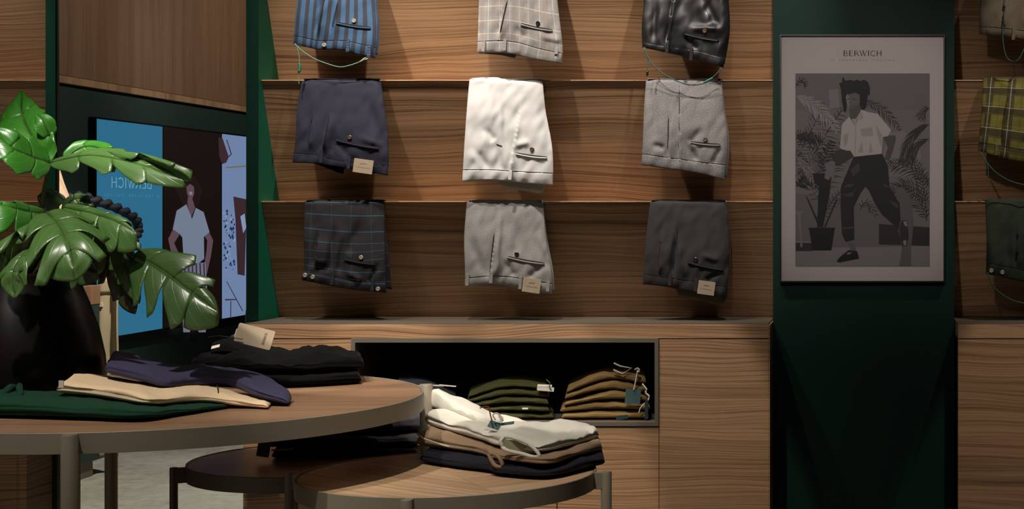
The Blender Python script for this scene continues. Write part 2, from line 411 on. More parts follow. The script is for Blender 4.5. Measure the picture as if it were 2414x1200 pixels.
# ------------------------------------------------------------------ hung trousers
def sheet(name, P, nu, nv, th, mat, parent, u_rng=(0, 1), v_rng=(0, 1), uvs=(2.0, 2.2)):
    """closed slab: front surface P(u,v) and a copy th behind it"""
    V = []; UV = []
    for k in (0, 1):
        for j in range(nv+1):
            v = v_rng[0]+(v_rng[1]-v_rng[0])*j/nv
            for i in range(nu+1):
                u = u_rng[0]+(u_rng[1]-u_rng[0])*i/nu
                p = P(u, v)
                V.append(p if k == 0 else p+Vector((0, th, 0))); UV.append((u*uvs[0], v*uvs[1]))
    W = nu+1; N = W*(nv+1); Fc = []
    for j in range(nv):
        for i in range(nu):
            a = j*W+i; Fc.append((a, a+1, a+W+1, a+W)); Fc.append((N+a, N+a+W, N+a+W+1, N+a+1))
    for i in range(nu):
        Fc.append((i, N+i, N+i+1, i+1)); a = nv*W+i; Fc.append((a, a+1, N+a+1, N+a))
    for j in range(nv):
        a = j*W; Fc.append((a, a+W, N+a+W, N+a)); a = j*W+nu; Fc.append((a, N+a, N+a+W, a+W))
    return fix(mesh_obj(name, V, Fc, mat, parent, True, UV))
def coons(L, R, T, B):
    def q(u, v):
        l = lerpl(L, v); r = lerpl(R, v); t = lerpl(T, u); b = lerpl(B, u)
        return tuple((1-u)*l[k]+u*r[k]+(1-v)*t[k]+v*b[k]-((1-u)*(1-v)*L[0][k]+u*(1-v)*R[0][k]+(1-u)*v*L[-1][k]+u*v*R[-1][k]) for k in (0, 1))
    return q
def smoothpl(p, n=14): return catmull(p, n) if len(p) > 2 else p
def button(px, py, Y, r, mat, parent):
    c = at(px, py, Y); m = MB(); n = 14
    pts = []
    for (rr, dy) in ((r, .002), (r, -.001), (r*.8, -.0022), (r*.5, -.0016)):
        for k in range(n):
            a = 2*math.pi*k/n; pts.append((c.x+rr*math.cos(a), c.y+dy, c.z+rr*math.sin(a)))
    f = [(i*n+k, i*n+(k+1) % n, (i+1)*n+(k+1) % n, (i+1)*n+k) for i in range(3) for k in range(n)]
    f += [tuple(range(n)), tuple(range(3*n, 4*n))]
    m.add(pts, f).build('button', mat, parent, 'auto')
# ---- stroke lettering
def L_(*s): return s
LET = {
 'B': (.70, [([(.1, 0), (.1, 1)], .15), ([(.1, .97), (.4, .97), (.54, .87), (.55, .66), (.4, .54), (.1, .53)], .07), ([(.1, .53), (.45, .53), (.62, .4), (.62, .16), (.45, .03), (.1, .03)], .08)]),
 'E': (.62, [([(.1, 0), (.1, 1)], .15), ([(.1, .965), (.55, .965)], .07), ([(.1, .53), (.48, .53)], .07), ([(.1, .035), (.58, .035)], .07)]),
 'R': (.74, [([(.1, 0), (.1, 1)], .15), ([(.1, .97), (.4, .97), (.56, .85), (.55, .62), (.4, .5), (.1, .5)], .07), ([(.32, .5), (.72, 0)], .12)]),
 'W': (1.0, [([(0, 1), (.27, 0)], .13), ([(.27, 0), (.52, 1.05)], .06), ([(.42, 1.05), (.68, 0)], .13), ([(.68, 0), (.95, 1.05)], .06)]),
 'I': (.24, [([(.1, 0), (.1, 1)], .15)]),
 'C': (.78, [([(.7, .82), (.58, .94), (.4, .98), (.2, .88), (.08, .66), (.07, .36), (.2, .12), (.4, .02), (.58, .06), (.72, .2)], .10)]),
 'H': (.78, [([(.1, 0), (.1, 1)], .14), ([(.66, 0), (.66, 1)], .14), ([(.1, .52), (.66, .52)], .07)]),
 'L': (.58, [([(.1, 0), (.1, 1)], .13), ([(.1, .04), (.55, .04)], .09)]),
 'P': (.66, [([(.1, 0), (.1, 1)], .13), ([(.1, .96), (.42, .96), (.56, .84), (.55, .6), (.4, .47), (.1, .47)], .09)]),
 'A': (.78, [([(.02, 0), (.36, 1)], .08), ([(.36, 1), (.72, 0)], .13), ([(.15, .35), (.6, .35)], .07)]),
 'N': (.80, [([(.1, 0), (.1, 1)], .09), ([(.1, 1), (.68, 0)], .13), ([(.68, 0), (.68, 1)], .09)]),
 'T': (.66, [([(.33, 0), (.33, 1)], .13), ([(0, .96), (.66, .96)], .09)]),
 'O': (.84, [([(.4, .98), (.2, .88), (.08, .62), (.08, .36), (.2, .12), (.4, .02), (.6, .12), (.72, .36), (.72, .62), (.6, .88), (.4, .98)], .10)]),
 ' ': (.5, [])}
def lettering(text, place, w, h, mat, parent, name='lettering', gap=.12, weight=1.0):
    """place(s,t) maps 0..w, 0..h (metres) into the world"""
    tot = sum(LET[c][0]+gap for c in text)-gap; sx = w/tot; m = MB(); x = 0
    for c in text:
        wd, st = LET[c]
        for pts, th in st:
            th *= weight
            for (a, b) in zip(pts[:-1], pts[1:]):
                A = Vector(((x+a[0])*sx, a[1]*h)); B = Vector(((x+b[0])*sx, b[1]*h)); d = (B-A)
                nrm = Vector((-d.y, d.x)).normalized()*(th*h*.5); e = d.normalized()*(th*h*.2)
                m.add([place(*(A-e-nrm)), place(*(B+e-nrm)), place(*(B+e+nrm)), place(*(A-e+nrm))], [(0, 1, 2, 3)])
        x += wd+gap
    o = mesh_obj(name, m.v, m.f, mat, parent); return o
def card_on(px, py, w, h, ang, Y, parent, mat=CARD, name='brand_tag'):
    """rectangular label facing the camera, centre at px,py; ang in degrees clockwise"""
    c = at(px, py, Y); k = Y/F; a = math.radians(-ang)
    ux = Vector((math.cos(a), 0, math.sin(a))); uz = Vector((-math.sin(a), 0, math.cos(a)))
    W, H = w*k/2, h*k/2
    o = MB().prism([c-ux*W-uz*H, c+ux*W-uz*H, c+ux*W+uz*H, c-ux*W+uz*H], (0, .0015, 0)).build(name, mat, parent, False, .0004)
    def pl(x0, z0): return lambda s, t: c+ux*(x0+s)+uz*(z0+t)+Vector((0, -.0004, 0))
    lettering('BERWICH', pl(-W*.32, H*.25), W*.64, H*.2, INKB, o)
    lettering('IL PANTALONE ITALIANO', pl(-W*.7, -H*.25), W*1.4, H*.14, INKB, o)
    return o
def cord(name, pts, Y, r, mat, parent, n=24):
    P = catmull([(p[0], p[1], (p[2] if len(p) > 2 else Y)) for p in pts], n)
    return MB().tube([at(*p) for p in P], r, 6).build(name, mat, parent, True)
HUNG_GROUP = 'trousers hung over the display ledges'
def hung(label, L, R, B, wb, mat, creases=(), welt=None, btn=None, btnmat=HORN, loops=(), back=None, backdx=5, tagc=None, extra_buttons=(), wr=.0045, seed=0, zi=2, slit=(), wbmat=None, backmat=None, topy=None, bulge=.043):
    """L,R: left and right edge polylines (px) top to bottom; B: hem polyline; wb: waistband seam polyline"""
    T = [L[0], R[0]]
    if topy: T = [L[0]]+topy+[R[0]]
    q = coons(smoothpl(L), smoothpl(R), smoothpl(T), smoothpl(B))
    t = thing('hanging_trousers', label, 'trousers', at((L[0][0]+R[0][0])/2, L[0][1], YL), HUNG_GROUP)
    def depth(u, v, x, y):
        d = bulge*math.sin(math.pi*min(1, v*.62+.02))+.004
        e = abs(2*u-1); d -= .016*e**7
        d -= .010*(1-smooth01(v/.05))
        # crease folds
        for (x0, y0, x1, y1, amp, wd, typ) in creases:
            dx, dy = x1-x0, y1-y0; ln = math.hypot(dx, dy); s = ((x-x0)*dx+(y-y0)*dy)/ln/ln
            dist = ((x-x0)*dy-(y-y0)*dx)/ln     # + right of line when going down
            fade = smooth01((s+.08)/.6)*smooth01((1.15-s)/.3)
            if fade <= 0: continue
            amp = amp*1.5
            if typ == 'v': d -= amp*fade*math.exp(-(dist/wd)**2)
            elif typ == 'r': d += amp*fade*math.exp(-(dist/wd)**2)
            elif typ == 'p': d += amp*fade*((math.exp(-dist/wd/2.2) if dist > 0 else math.exp(dist*1.2)-1*math.exp(dist/wd)))
        n = noise.noise(Vector((x/38+seed*7, y/75, seed)))*1.5+noise.noise(Vector((x/18+y/60+seed*3, y/32, seed+5)))*.8
        d += wr*n*smooth01(v/.12)
        d -= .004*noise.noise(Vector((x/9, y/22, seed+9)))*.35*smooth01((v-.72)/.2)
        lo_ = (bulge*.45*math.sin(math.pi*min(1, v*.62+.02))-.006)-.010*(1-smooth01(v/.05))-.016*e**7
        if d < lo_+.004: d = lo_+.004*math.exp((d-lo_-.004)/.004)
        return d
    Y0 = 5.516
    def P(u, v):
        x, y = q(u, v)
        # rounded upper corners
        return at(x, y+3*(abs(2*u-1)**10)*(1-smooth01(v/.06)), Y0-depth(u, v, x, y))
    # find v of the waistband seam
    wbp = smoothpl(wb)
    def vseam(u):
        yy = lerpl(wbp, u)[1]; lo, hi = .5, 1.0
        for _ in range(12):
            m_ = (lo+hi)/2
            if q(u, m_)[1] < yy: lo = m_
            else: hi = m_
        return lo
    vs = [vseam(i/20) for i in range(21)]
    def vsf(u): k = min(int(u*20), 19); f = u*20-k; return vs[k]*(1-f)+vs[k+1]*f
    sheet('front_panel', lambda u, v: P(u, v*(vsf(u)+.01)), 72, 84, .004, mat, t)
    sheet('waistband', lambda u, v: P(.003+u*.994, vsf(u)+(1-vsf(u))*v)+Vector((0, -.0035-.0015*math.sin(math.pi*v), 0)), 60, 8, .006, wbmat or mat, t, uvs=(2.0, .26))
    # seam stitching groove: dark thin line along the waistband
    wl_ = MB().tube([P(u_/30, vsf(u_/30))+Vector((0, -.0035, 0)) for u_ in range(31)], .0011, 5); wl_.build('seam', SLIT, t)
    # back half of the folded trousers, a little behind and to the right
    bB = back or [(B[0][0]+8, B[0][1]-4), (B[-1][0]+backdx, B[-1][1]-8)]
    qb = coons([(p[0]+6, p[1]) for p in smoothpl(L)], [(p[0]+backdx*(i/13 if len(R) > 2 else i), p[1]) for i, p in enumerate(smoothpl(R))], [(L[0][0]+6, L[0][1]), R[0]], smoothpl(bB))
    def PB(u, v):
        x, y = qb(u, v); return at(x, y, Y0+.0160-bulge*.5*math.sin(math.pi*min(1, v*.62+.02))+.003*noise.noise(Vector((x/25, y/40, seed+2))))
    sheet('back_panel', PB, 24, 30, .004, backmat or mat, t)
    # legs lying on the ledge
    z = zpx(L[0][1]+2, Y0); a = at(L[0][0]+3, L[0][1], Y0).x; b = at(R[0][0]-3, R[0][1], Y0).x
    def PL(u, v):
        s = v; yy = Y0+.004+s*.155; zz = LZ[zi]+.003+.002*min(1, .1+s*6)
        return Vector((a+(b-.035*s-a)*u, yy, zz+.001*math.sin(u*9)))
    V = []; nu, nv = 16, 8; UV = []
    for k in (0, 1):
        for j in range(nv+1):
            for i in range(nu+1):
                p = PL(i/nu, j/nv); V.append(p if k == 0 else Vector((p.x, p.y, LZ[zi]+.0005 if j > 0 else p.z-.003))); UV.append((i/nu*2, 2.2-j/nv))
    Wd = nu+1; N = Wd*(nv+1); Fc = []
    for j in range(nv):
        for i in range(nu):
            c = j*Wd+i; Fc += [(c, c+1, c+Wd+1, c+Wd), (N+c, N+c+Wd, N+c+Wd+1, N+c+1)]
    for i in range(nu): Fc += [(i, N+i, N+i+1, i+1), (nv*Wd+i, nv*Wd+i+1, N+nv*Wd+i+1, N+nv*Wd+i)]
    for j in range(nv): Fc += [(j*Wd, j*Wd+Wd, N+j*Wd+Wd, N+j*Wd), (j*Wd+nu, N+j*Wd+nu, N+(j+1)*Wd+nu, (j+1)*Wd+nu)]
    fix(mesh_obj('trouser_legs', V, Fc, mat, t, True, UV))
    def surf(px, py, off=.003):
        # depth at a pixel: search u,v
        best = None
        u, v = .5, .5
        for _ in range(25):
            x, y = q(u, v); u += (px-x)/200; v += (py-y)/230
        u = max(0, min(1, u)); v = max(0, min(1, v)); return Y0-depth(u, v, *q(u, v))-off
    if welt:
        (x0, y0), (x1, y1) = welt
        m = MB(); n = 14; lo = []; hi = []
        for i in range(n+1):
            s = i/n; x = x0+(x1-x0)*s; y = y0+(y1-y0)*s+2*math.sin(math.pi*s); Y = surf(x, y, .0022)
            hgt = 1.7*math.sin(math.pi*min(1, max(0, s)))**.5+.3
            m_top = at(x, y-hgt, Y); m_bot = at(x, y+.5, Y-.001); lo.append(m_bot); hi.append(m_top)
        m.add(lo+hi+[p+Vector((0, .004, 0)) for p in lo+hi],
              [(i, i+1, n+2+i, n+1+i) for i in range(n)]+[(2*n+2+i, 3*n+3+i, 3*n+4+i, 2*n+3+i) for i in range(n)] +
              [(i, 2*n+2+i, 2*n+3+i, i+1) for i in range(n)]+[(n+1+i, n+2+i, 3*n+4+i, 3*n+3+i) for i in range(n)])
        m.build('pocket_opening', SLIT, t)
        ml = MB().tube([at(x0+(x1-x0)*s/14, y0+(y1-y0)*s/14+2*math.sin(math.pi*s/14)+3.2, surf(x0+(x1-x0)*s/14, y0+(y1-y0)*s/14+3, .0022)) for s in range(15)], .0032, 6)
        wlt = ml.build('pocket_welt', mat, t, True)
        wlt.data.uv_layers.new(name='UVMap')
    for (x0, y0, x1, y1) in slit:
        MB().tube([at(x0+(x1-x0)*s/10, y0+(y1-y0)*s/10, surf(x0+(x1-x0)*s/10, y0+(y1-y0)*s/10, .0005)) for s in range(11)], [.0002]+[.0018]*9+[.0002], 5).build('crease_shade', SLIT, t)  # near-black tubes paint fold shade into the pleat creases
    if btn: button(btn[0], btn[1], surf(*btn, .004), .0075, btnmat, t)
    for bx in extra_buttons: button(bx[0], bx[1], surf(bx[0], bx[1], .010), .0075, PEARL, t)
    for (x, y0, y1) in loops:
        Y = min(surf(x, y0, .006), surf(x, (y0+y1)/2, .008), surf(x, y1-3, .008)); a_, b_ = at(x-4.5, y0, Y), at(x+3.5, y1, Y)
        o = MB().prism([at(x-3.5, y0, Y), at(x+4.5, y0, Y), at(x+2.5, y1, Y-.002), at(x-5.5, y1, Y-.002)], (0, .004, 0)).build('belt_loop', mat, t, False, .001)
        o.data.uv_layers.new(name='UVMap')
    if tagc:
        x, y, w_, h_, an = tagc; Y = min(surf(x, y), surf(x-w_*.4, y), surf(x+w_*.4, y))-.009
        card_on(x, y, w_, h_, an, Y, t)
    return t, surf

# column one
t, sf = hung('blue and brown striped trousers hung at the top left beside the green side panel',
     [(708, -98), (702, -20), (694, 60), (692, 104)], [(882, -98), (886, 0), (890, 70), (885, 137)], [(692, 104), (728, 112), (752, 117), (800, 117), (840, 128), (885, 137)],
     [(693, 84), (760, 95), (820, 96), (888, 112)], C_STRIPE,
     [(770, -60, 749, 74, .011, 7, 'p'), (797, -40, 783, 66, .010, 7, 'p')], ((793, 52), (874, 64)), (834, 49), PEARL, [(820, 92, 122), (870, 104, 134)], seed=1, zi=1,
     extra_buttons=[(764, 106)], slit=[(766, -10, 750, 70), (796, 5, 783, 62)])
cord('drawcord', [(695, 103), (712, 120), (740, 138), (770, 150), (800, 158), (822, 155), (848, 146), (868, 136)], 5.475, .0022, CORDL, t)
cord('drawcord', [(697, 104), (704, 125), (706, 148), (704, 172), (705, 200)], 5.475, .0016, CORDL, t)
cord('cord_knot', [(705, 150), (707, 158), (705, 170)], 5.474, .005, CORDG, t, 8)
cord('drawcord_end', [(848, 146), (858, 138), (868, 134), (862, 141), (869, 137)], 5.474, .0014, CORDW, t, 16)
hung('navy trousers with kraft label hung in the middle row beside the green side panel',
     [(712, 188), (700, 260), (697, 320), (690, 383)], [(897, 188), (907, 260), (915, 330), (915, 414)], [(690, 383), (745, 386), (808, 395), (915, 414)],
     [(694, 360), (757, 365), (820, 380), (914, 390)], C_NAVY,
     [(738, 262, 726, 345, .007, 7, 'p'), (778, 262, 759, 352, .009, 8, 'p'), (790, 300, 780, 360, .004, 7, 'v'), (860, 215, 905, 350, .007, 14, 'v'), (790, 330, 830, 380, .004, 9, 'v'), (840, 322, 900, 342, .004, 8, 'r')],
     ((793, 328), (893, 348)), (824, 324), HORN, [(757, 352, 384), (822, 368, 398)], tagc=(856, 392, 46, 33, 8), seed=2,
     back=[(700, 382), (742, 386), (770, 396), (808, 410), (812, 395), (905, 405)], backmat=C_BLK2, slit=[(737, 270, 726, 342), (777, 270, 761, 350)])
hung('dark windowpane check trousers hung in the lowest row beside the green side panel',
     [(719, 472), (716, 560), (717, 620), (711, 660)], [(905, 472), (906, 560), (908, 610), (911, 690)], [(711, 660), (780, 674), (840, 684), (911, 690)],
     [(714, 634), (790, 648), (850, 660), (912, 660)], C_CHECK,
     [(752, 545, 742, 625, .014, 8, 'p'), (790, 535, 776, 630, .014, 8, 'v'), (742, 628, 778, 634, .005, 10, 'v'), (850, 520, 822, 595, .010, 12, 'v'), (808, 560, 800, 640, .010, 8, 'v'), (812, 640, 850, 660, .006, 8, 'r'), (890, 620, 875, 665, .006, 6, 'v')],
     ((812, 609), (884, 621)), (851, 607), PEARL, [(783, 640, 672), (878, 655, 686)], seed=3, zi=3, backdx=12, extra_buttons=[(719, 649), (737, 653), (891, 681)])
# column two
hung('beige and grey plaid trousers with orange lines hung top centre',
     [(1133, -98), (1129, 0), (1126, 95), (1125, 125)], [(1310, -98), (1314, 0), (1326, 105), (1325, 150)], [(1125, 125), (1175, 124), (1215, 128), (1250, 138), (1325, 150)],
     [(1126, 98), (1180, 96), (1240, 106), (1326, 126)], C_PLAID,
     [(1196, -60, 1178, 82, .010, 8, 'p'), (1133, 0, 1131, 90, .004, 4, 'v'), (1213, 60, 1235, 90, .005, 9, 'v'), (1270, 85, 1320, 95, .005, 8, 'r')],
     ((1228, 55), (1302, 70)), (1268, 55), DARKB, [(1140, 97, 122), (1190, 92, 120), (1312, 112, 128)], seed=4, zi=1, slit=[(1196, 0, 1178, 80)],
     back=[(1130, 126), (1180, 130), (1212, 137), (1222, 130), (1315, 142)], backmat=LINING)
hung('white cotton trousers with brown pocket button hung in the centre of the wall',
     [(1107, 184), (1101, 250), (1094, 350), (1090, 428)], [(1279, 188), (1286, 260), (1302, 350), (1304, 437)], [(1090, 428), (1140, 424), (1185, 426), (1240, 432), (1304, 437)],
     [(1092, 400), (1150, 400), (1205, 404), (1305, 408)], C_WHITE,
     [(1228, 240, 1202, 400, .006, 7, 'p'), (1140, 300, 1165, 330, .006, 9, 'v'), (1110, 340, 1150, 395, .006, 10, 'v'), (1180, 230, 1182, 350, .003, 7, 'r'), (1265, 210, 1298, 340, .005, 12, 'v'), (1150, 300, 1120, 380, .006, 12, 'r'), (1172, 340, 1182, 400, .005, 7, 'v'), (1208, 345, 1245, 335, .005, 8, 'r')],
     ((1216, 360), (1290, 370)), (1254, 352), HORN, [(1203, 402, 424)], seed=5, wr=.0055, slit=[(1170, 340, 1184, 345)], topy=[(1170, 182), (1215, 189)],
     back=[(1096, 428), (1175, 428), (1185, 440), (1235, 450), (1278, 457), (1282, 432), (1298, 434)], backmat=C_OFFW)
hung('light grey heather trousers with kraft label hung bottom centre below the white pair',
     [(1101, 471), (1094, 560), (1096, 630), (1096, 676)], [(1279, 471), (1287, 560), (1300, 640), (1302, 693)], [(1096, 676), (1150, 670), (1200, 674), (1250, 684), (1302, 693)],
     [(1098, 655), (1155, 650), (1200, 656), (1302, 668)], C_HEATH,
     [(1170, 545, 1156, 650, .008, 7, 'p'), (1182, 480, 1170, 645, .004, 6, 'r'), (1240, 500, 1210, 600, .005, 12, 'v'), (1190, 610, 1210, 650, .006, 8, 'v'), (1280, 622, 1250, 655, .006, 8, 'v'), (1110, 560, 1140, 645, .004, 10, 'v'), (1262, 560, 1290, 630, .006, 9, 'v')],
     ((1196, 604), (1283, 620)), (1218, 599), DARKB, [(1102, 645, 674), (1158, 641, 668), (1227, 652, 682), (1292, 663, 688)], tagc=(1253, 673, 42, 34, 8), seed=6, zi=3, slit=[(1165, 548, 1154, 648)])
# column three
t, sf = hung('black coated trousers with green drawcord hung at the top beside the poster column',
     [(1520, -98), (1518, 0), (1513, 60), (1514, 112)], [(1712, -98), (1717, 0), (1719, 80), (1706, 160)], [(1514, 112), (1570, 124), (1640, 140), (1706, 160)],
     [(1517, 100), (1570, 110), (1640, 120), (1712, 138)], C_BLACKS,
     [(1596, -60, 1572, 105, .012, 8, 'p'), (1546, -20, 1540, 90, .006, 8, 'v'), (1610, 80, 1640, 115, .007, 8, 'v'), (1620, 68, 1690, 66, .007, 8, 'r'), (1650, -20, 1690, 60, .006, 10, 'v')],
     ((1614, 78), (1695, 94)), (1661, 73), HORN, [(1573, 100, 124), (1630, 112, 143)], seed=8, zi=1, wr=.005, backdx=2, slit=[(1594, 0, 1572, 100)])
cord('drawcord', [(1518, 112), (1530, 140), (1555, 168), (1590, 188), (1625, 200), (1660, 196), (1685, 178), (1702, 160)], 5.468, .0022, CORDD, t)
cord('drawcord', [(1520, 112), (1527, 140), (1526, 160), (1525, 180)], 5.47, .0016, CORDD, t)
cord('cord_knot', [(1526, 168), (1526, 178)], 5.468, .004, DARKB, t, 6)
cord('cord_knot', [(1660, 195), (1672, 188), (1680, 184)], 5.466, .004, CORDG, t, 6)
hung('grey tweed trousers hung in the middle row beside the poster column',
     [(1523, 187), (1518, 260), (1515, 340), (1512, 388)], [(1701, 187), (1707, 260), (1716, 340), (1708, 425)], [(1512, 388), (1560, 396), (1620, 404), (1665, 412), (1708, 425)],
     [(1515, 362), (1580, 372), (1640, 382), (1714, 388)], C_TWEED,
     [(1603, 195, 1602, 378, .006, 5, 'p'), (1582, 240, 1576, 370, .005, 6, 'p'), (1538, 210, 1548, 330, .004, 9, 'v'), (1535, 340, 1565, 350, .006, 8, 'v'), (1655, 300, 1630, 335, .005, 9, 'v'), (1625, 340, 1640, 378, .008, 7, 'v'), (1700, 345, 1680, 385, .006, 6, 'v')],
     ((1628, 333), (1698, 340)), (1663, 329), HORN, [], seed=9, slit=[(1602, 200, 1601, 372), (1576, 275, 1574, 355)], wr=.004)
hung('charcoal wool trousers with kraft label hung in the lowest row beside the poster column',
     [(1533, 471), (1524, 550), (1519, 610), (1515, 670)], [(1713, 471), (1720, 560), (1718, 640), (1712, 705)], [(1515, 670), (1575, 676), (1640, 690), (1712, 705)],
     [(1518, 645), (1580, 654), (1640, 664), (1716, 676)], C_CHAR,
     [(1560, 545, 1552, 640, .006, 7, 'p'), (1600, 520, 1585, 645, .009, 7, 'v'), (1590, 530, 1610, 640, .005, 6, 'r'), (1650, 600, 1690, 612, .005, 8, 'r'), (1700, 640, 1665, 662, .006, 7, 'v'), (1660, 500, 1690, 600, .005, 14, 'v')],
     ((1622, 616), (1705, 634)), (1640, 612), DARKB, [(1580, 645, 674), (1641, 656, 688)], tagc=(1665, 679, 40, 32, 8), seed=10, zi=3,
     back=[(1520, 670), (1590, 680), (1600, 698), (1650, 708), (1702, 718), (1716, 690)], backmat=C_BROWN, backdx=8, slit=[(1559, 555, 1551, 632), (1598, 540, 1586, 640)])
# right bay
t, sf = hung('brown tweed trousers hung in the top row at the right edge',
     [(2316, -98), (2312, 0), (2308, 80)], [(2500, -98), (2506, 0), (2512, 108)], [(2308, 80), (2390, 90), (2512, 108)],
     [(2309, 62), (2390, 70), (2510, 86)], C_BROWN, [(2370, -40, 2366, 60, .006, 7, 'p')], None, None, HORN, [(2390, 66, 94)], seed=11, zi=1)
cord('drawcord', [(2368, 30), (2364, 70), (2366, 110), (2375, 138), (2395, 145), (2410, 125), (2420, 95)], 5.462, .002, CORDD, t)
t, sf = hung('yellow and black plaid trousers hung in the middle row at the right edge',
     [(2318, 181), (2314, 260), (2305, 355)], [(2500, 181), (2508, 280), (2516, 395)], [(2305, 355), (2390, 378), (2516, 395)],
     [(2307, 335), (2390, 350), (2514, 372)], C_YPLAID, [(2380, 200, 2362, 330, .008, 8, 'p'), (2350, 185, 2400, 215, .004, 8, 'r')], None, None, HORN, [(2350, 340, 366)], seed=12)
cord('drawcord', [(2312, 358), (2328, 385), (2350, 408), (2385, 428), (2430, 435), (2480, 410)], 5.466, .002, CORDD, t)
cord('drawcord', [(2312, 358), (2325, 380), (2330, 400), (2328, 424)], 5.466, .0016, CORDD, t)
t, sf = hung('dark green trousers with two waist buttons hung in the lowest row at the right edge',
     [(2322, 469), (2326, 560), (2324, 645)], [(2510, 469), (2514, 560), (2518, 690)], [(2324, 645), (2400, 662), (2518, 690)],
     [(2326, 618), (2400, 634), (2516, 655)], C_DKGRN, [(2380, 490, 2372, 610, .006, 8, 'v'), (2400, 520, 2398, 620, .006, 6, 'p')], None, None, HORN, [], seed=13, zi=3, extra_buttons=[(2337, 638), (2363, 642)])
cord('drawcord', [(2328, 642), (2340, 672), (2365, 696), (2400, 712), (2450, 715), (2490, 690)], 5.466, .0024, CORDD, t)

# ------------------------------------------------------------------ framed poster
YP = YF-.022
pt = thing('framed_poster', 'black framed monochrome fashion poster hung on the dark green column', 'poster', at(2033, 664, YF))
x0, x1, z0, z1 = at(1838, 0, YP).x, at(2228, 0, YP).x, at(0, 666, YP).z, at(0, 81, YP).z
fw = .005
m = MB(); m.box(x0, x0+fw, YP, YF-.0005, z0, z1).box(x1-fw, x1, YP, YF-.0005, z0, z1).box(x0+fw, x1-fw, YP, YF-.0005, z0, z0+fw).box(x0+fw, x1-fw, YP, YF-.0005, z1-fw, z1)
m.build('frame', BLKMET, pt)
PAPER = pbr('poster_paper', (.60, .53, .52), .6)
YQ = YF-.010
box('mount', PAPER, x0+fw, x1-fw, YQ, YF-.001, z0+fw, z1-fw, pt)
g1 = bpy.data.materials.new('picture_glass'); g1.use_nodes = True
nt = g1.node_tree; nt.nodes.clear(); o_ = nt.nodes.new('ShaderNodeOutputMaterial'); tr = nt.nodes.new('ShaderNodeBsdfTransparent'); gl = nt.nodes.new('ShaderNodeBsdfGlossy'); mx = nt.nodes.new('ShaderNodeMixShader'); fr = nt.nodes.new('ShaderNodeFresnel')
gl.inputs['Roughness'].default_value = .03; fr.inputs[0].default_value = 1.45
nt.links.new(fr.outputs[0], mx.inputs[0]); nt.links.new(tr.outputs[0], mx.inputs[1]); nt.links.new(gl.outputs[0], mx.inputs[2]); nt.links.new(mx.outputs[0], o_.inputs[0])
box('glass_pane', g1, x0+fw+.0003, x1-fw-.0003, YQ-.005, YQ-.0035, z0+fw+.0003, z1-fw-.0003, pt)
def ppx(px, py, lay): return at(px, py, YQ-.0003-.00012*lay)
tones = {}
def tone(v, tint=(1, .9, .87)):
    k = round(v, 3)
    if k not in tones: tones[k] = pbr('print_tone', tuple(v*c for c in tint), .6)
    return tones[k]
pr = MB(); pr.add([ppx(1875, 173, 0), ppx(2192, 173, 0), ppx(2192, 629, 0), ppx(1875, 629, 0)], [(0, 1, 2, 3)])
prn = mesh_obj('photo_print', pr.v, pr.f, tone(.20), pt)
def c8(x, y): return (1840+x/2.5, 160+y/2.5)
def clipx(x): return min(2191, max(1876, x))
CNT = [0]
def pp(polys, v, lay, name='print_shape'):
    m = MB(); lay0 = lay
    for poly in polys:
        CNT[0] += 1; lay = lay0+(CNT[0] % 30)*.03
        m.add([ppx(*(lambda a: (clipx(a[0]), min(628, max(174, a[1]))))(c8(*p)), lay) for p in poly], [tuple(range(len(poly)))])
    return mesh_obj(name, m.v, m.f, tone(v), prn)
def frond(x0, y0, cx, cy, x1, y1, ln, n, ang=.9, down=1.0, wd=5):
    out = []
    P = lambda t: ((1-t)**2*x0+2*t*(1-t)*cx+t*t*x1, (1-t)**2*y0+2*t*(1-t)*cy+t*t*y1)
    for i in range(n):
        t = (i+1)/n; a = P(t); b = P(max(0, t-.03)); d = math.atan2(a[1]-b[1], a[0]-b[0])
        for s in (-1, 1):
            L = ln*(.35+.65*math.sin(math.pi*min(1, t*.95+.05)))*random.uniform(.75, 1.1)
            aa = d+s*ang*random.uniform(.7, 1.1); ex = a[0]+L*math.cos(aa); ey = a[1]+L*math.sin(aa)+down*L*.35
            nx, ny = -math.sin(aa)*wd/2, math.cos(aa)*wd/2
            mxx, myy = (a[0]+ex)/2, (a[1]+ey)/2-L*.06
            out.append([(a[0]-nx*.5, a[1]-ny*.5), (mxx-nx, myy-ny), (ex, ey), (mxx+nx, myy+ny), (a[0]+nx*.5, a[1]+ny*.5)])
    for i in range(10):
        a = P(i/10); b = P((i+1)/10); out.append([(a[0]-2, a[1]-2), (b[0]-2, b[1]-2), (b[0]+2, b[1]+2), (a[0]+2, a[1]+2)])
    return out
pp([[(88, 35), (878, 35), (878, 250), (88, 250)]], .175, 1)
pp([[(88, 1065), (878, 1050), (878, 1168), (88, 1168)]], .25, 1)
pp([[(640, 380), (720, 370), (800, 420), (830, 520), (780, 640), (640, 640), (600, 520)]], .25, 2)
pp([[(88, 740), (320, 760), (700, 860), (700, 1050), (88, 1060)]], .16, 2)
pp([[(580, 920), (878, 940), (878, 1050), (580, 1040)]], .028, 3)
pp([[(88, 1030), (190, 1030), (190, 1080), (88, 1080)]], .03, 3)
pp([[(88, 1022), (180, 1024), (180, 1032), (88, 1030)]], .25, 4)
pp([[(285, 130), (340, 125), (350, 230), (290, 240)]], .25, 2)
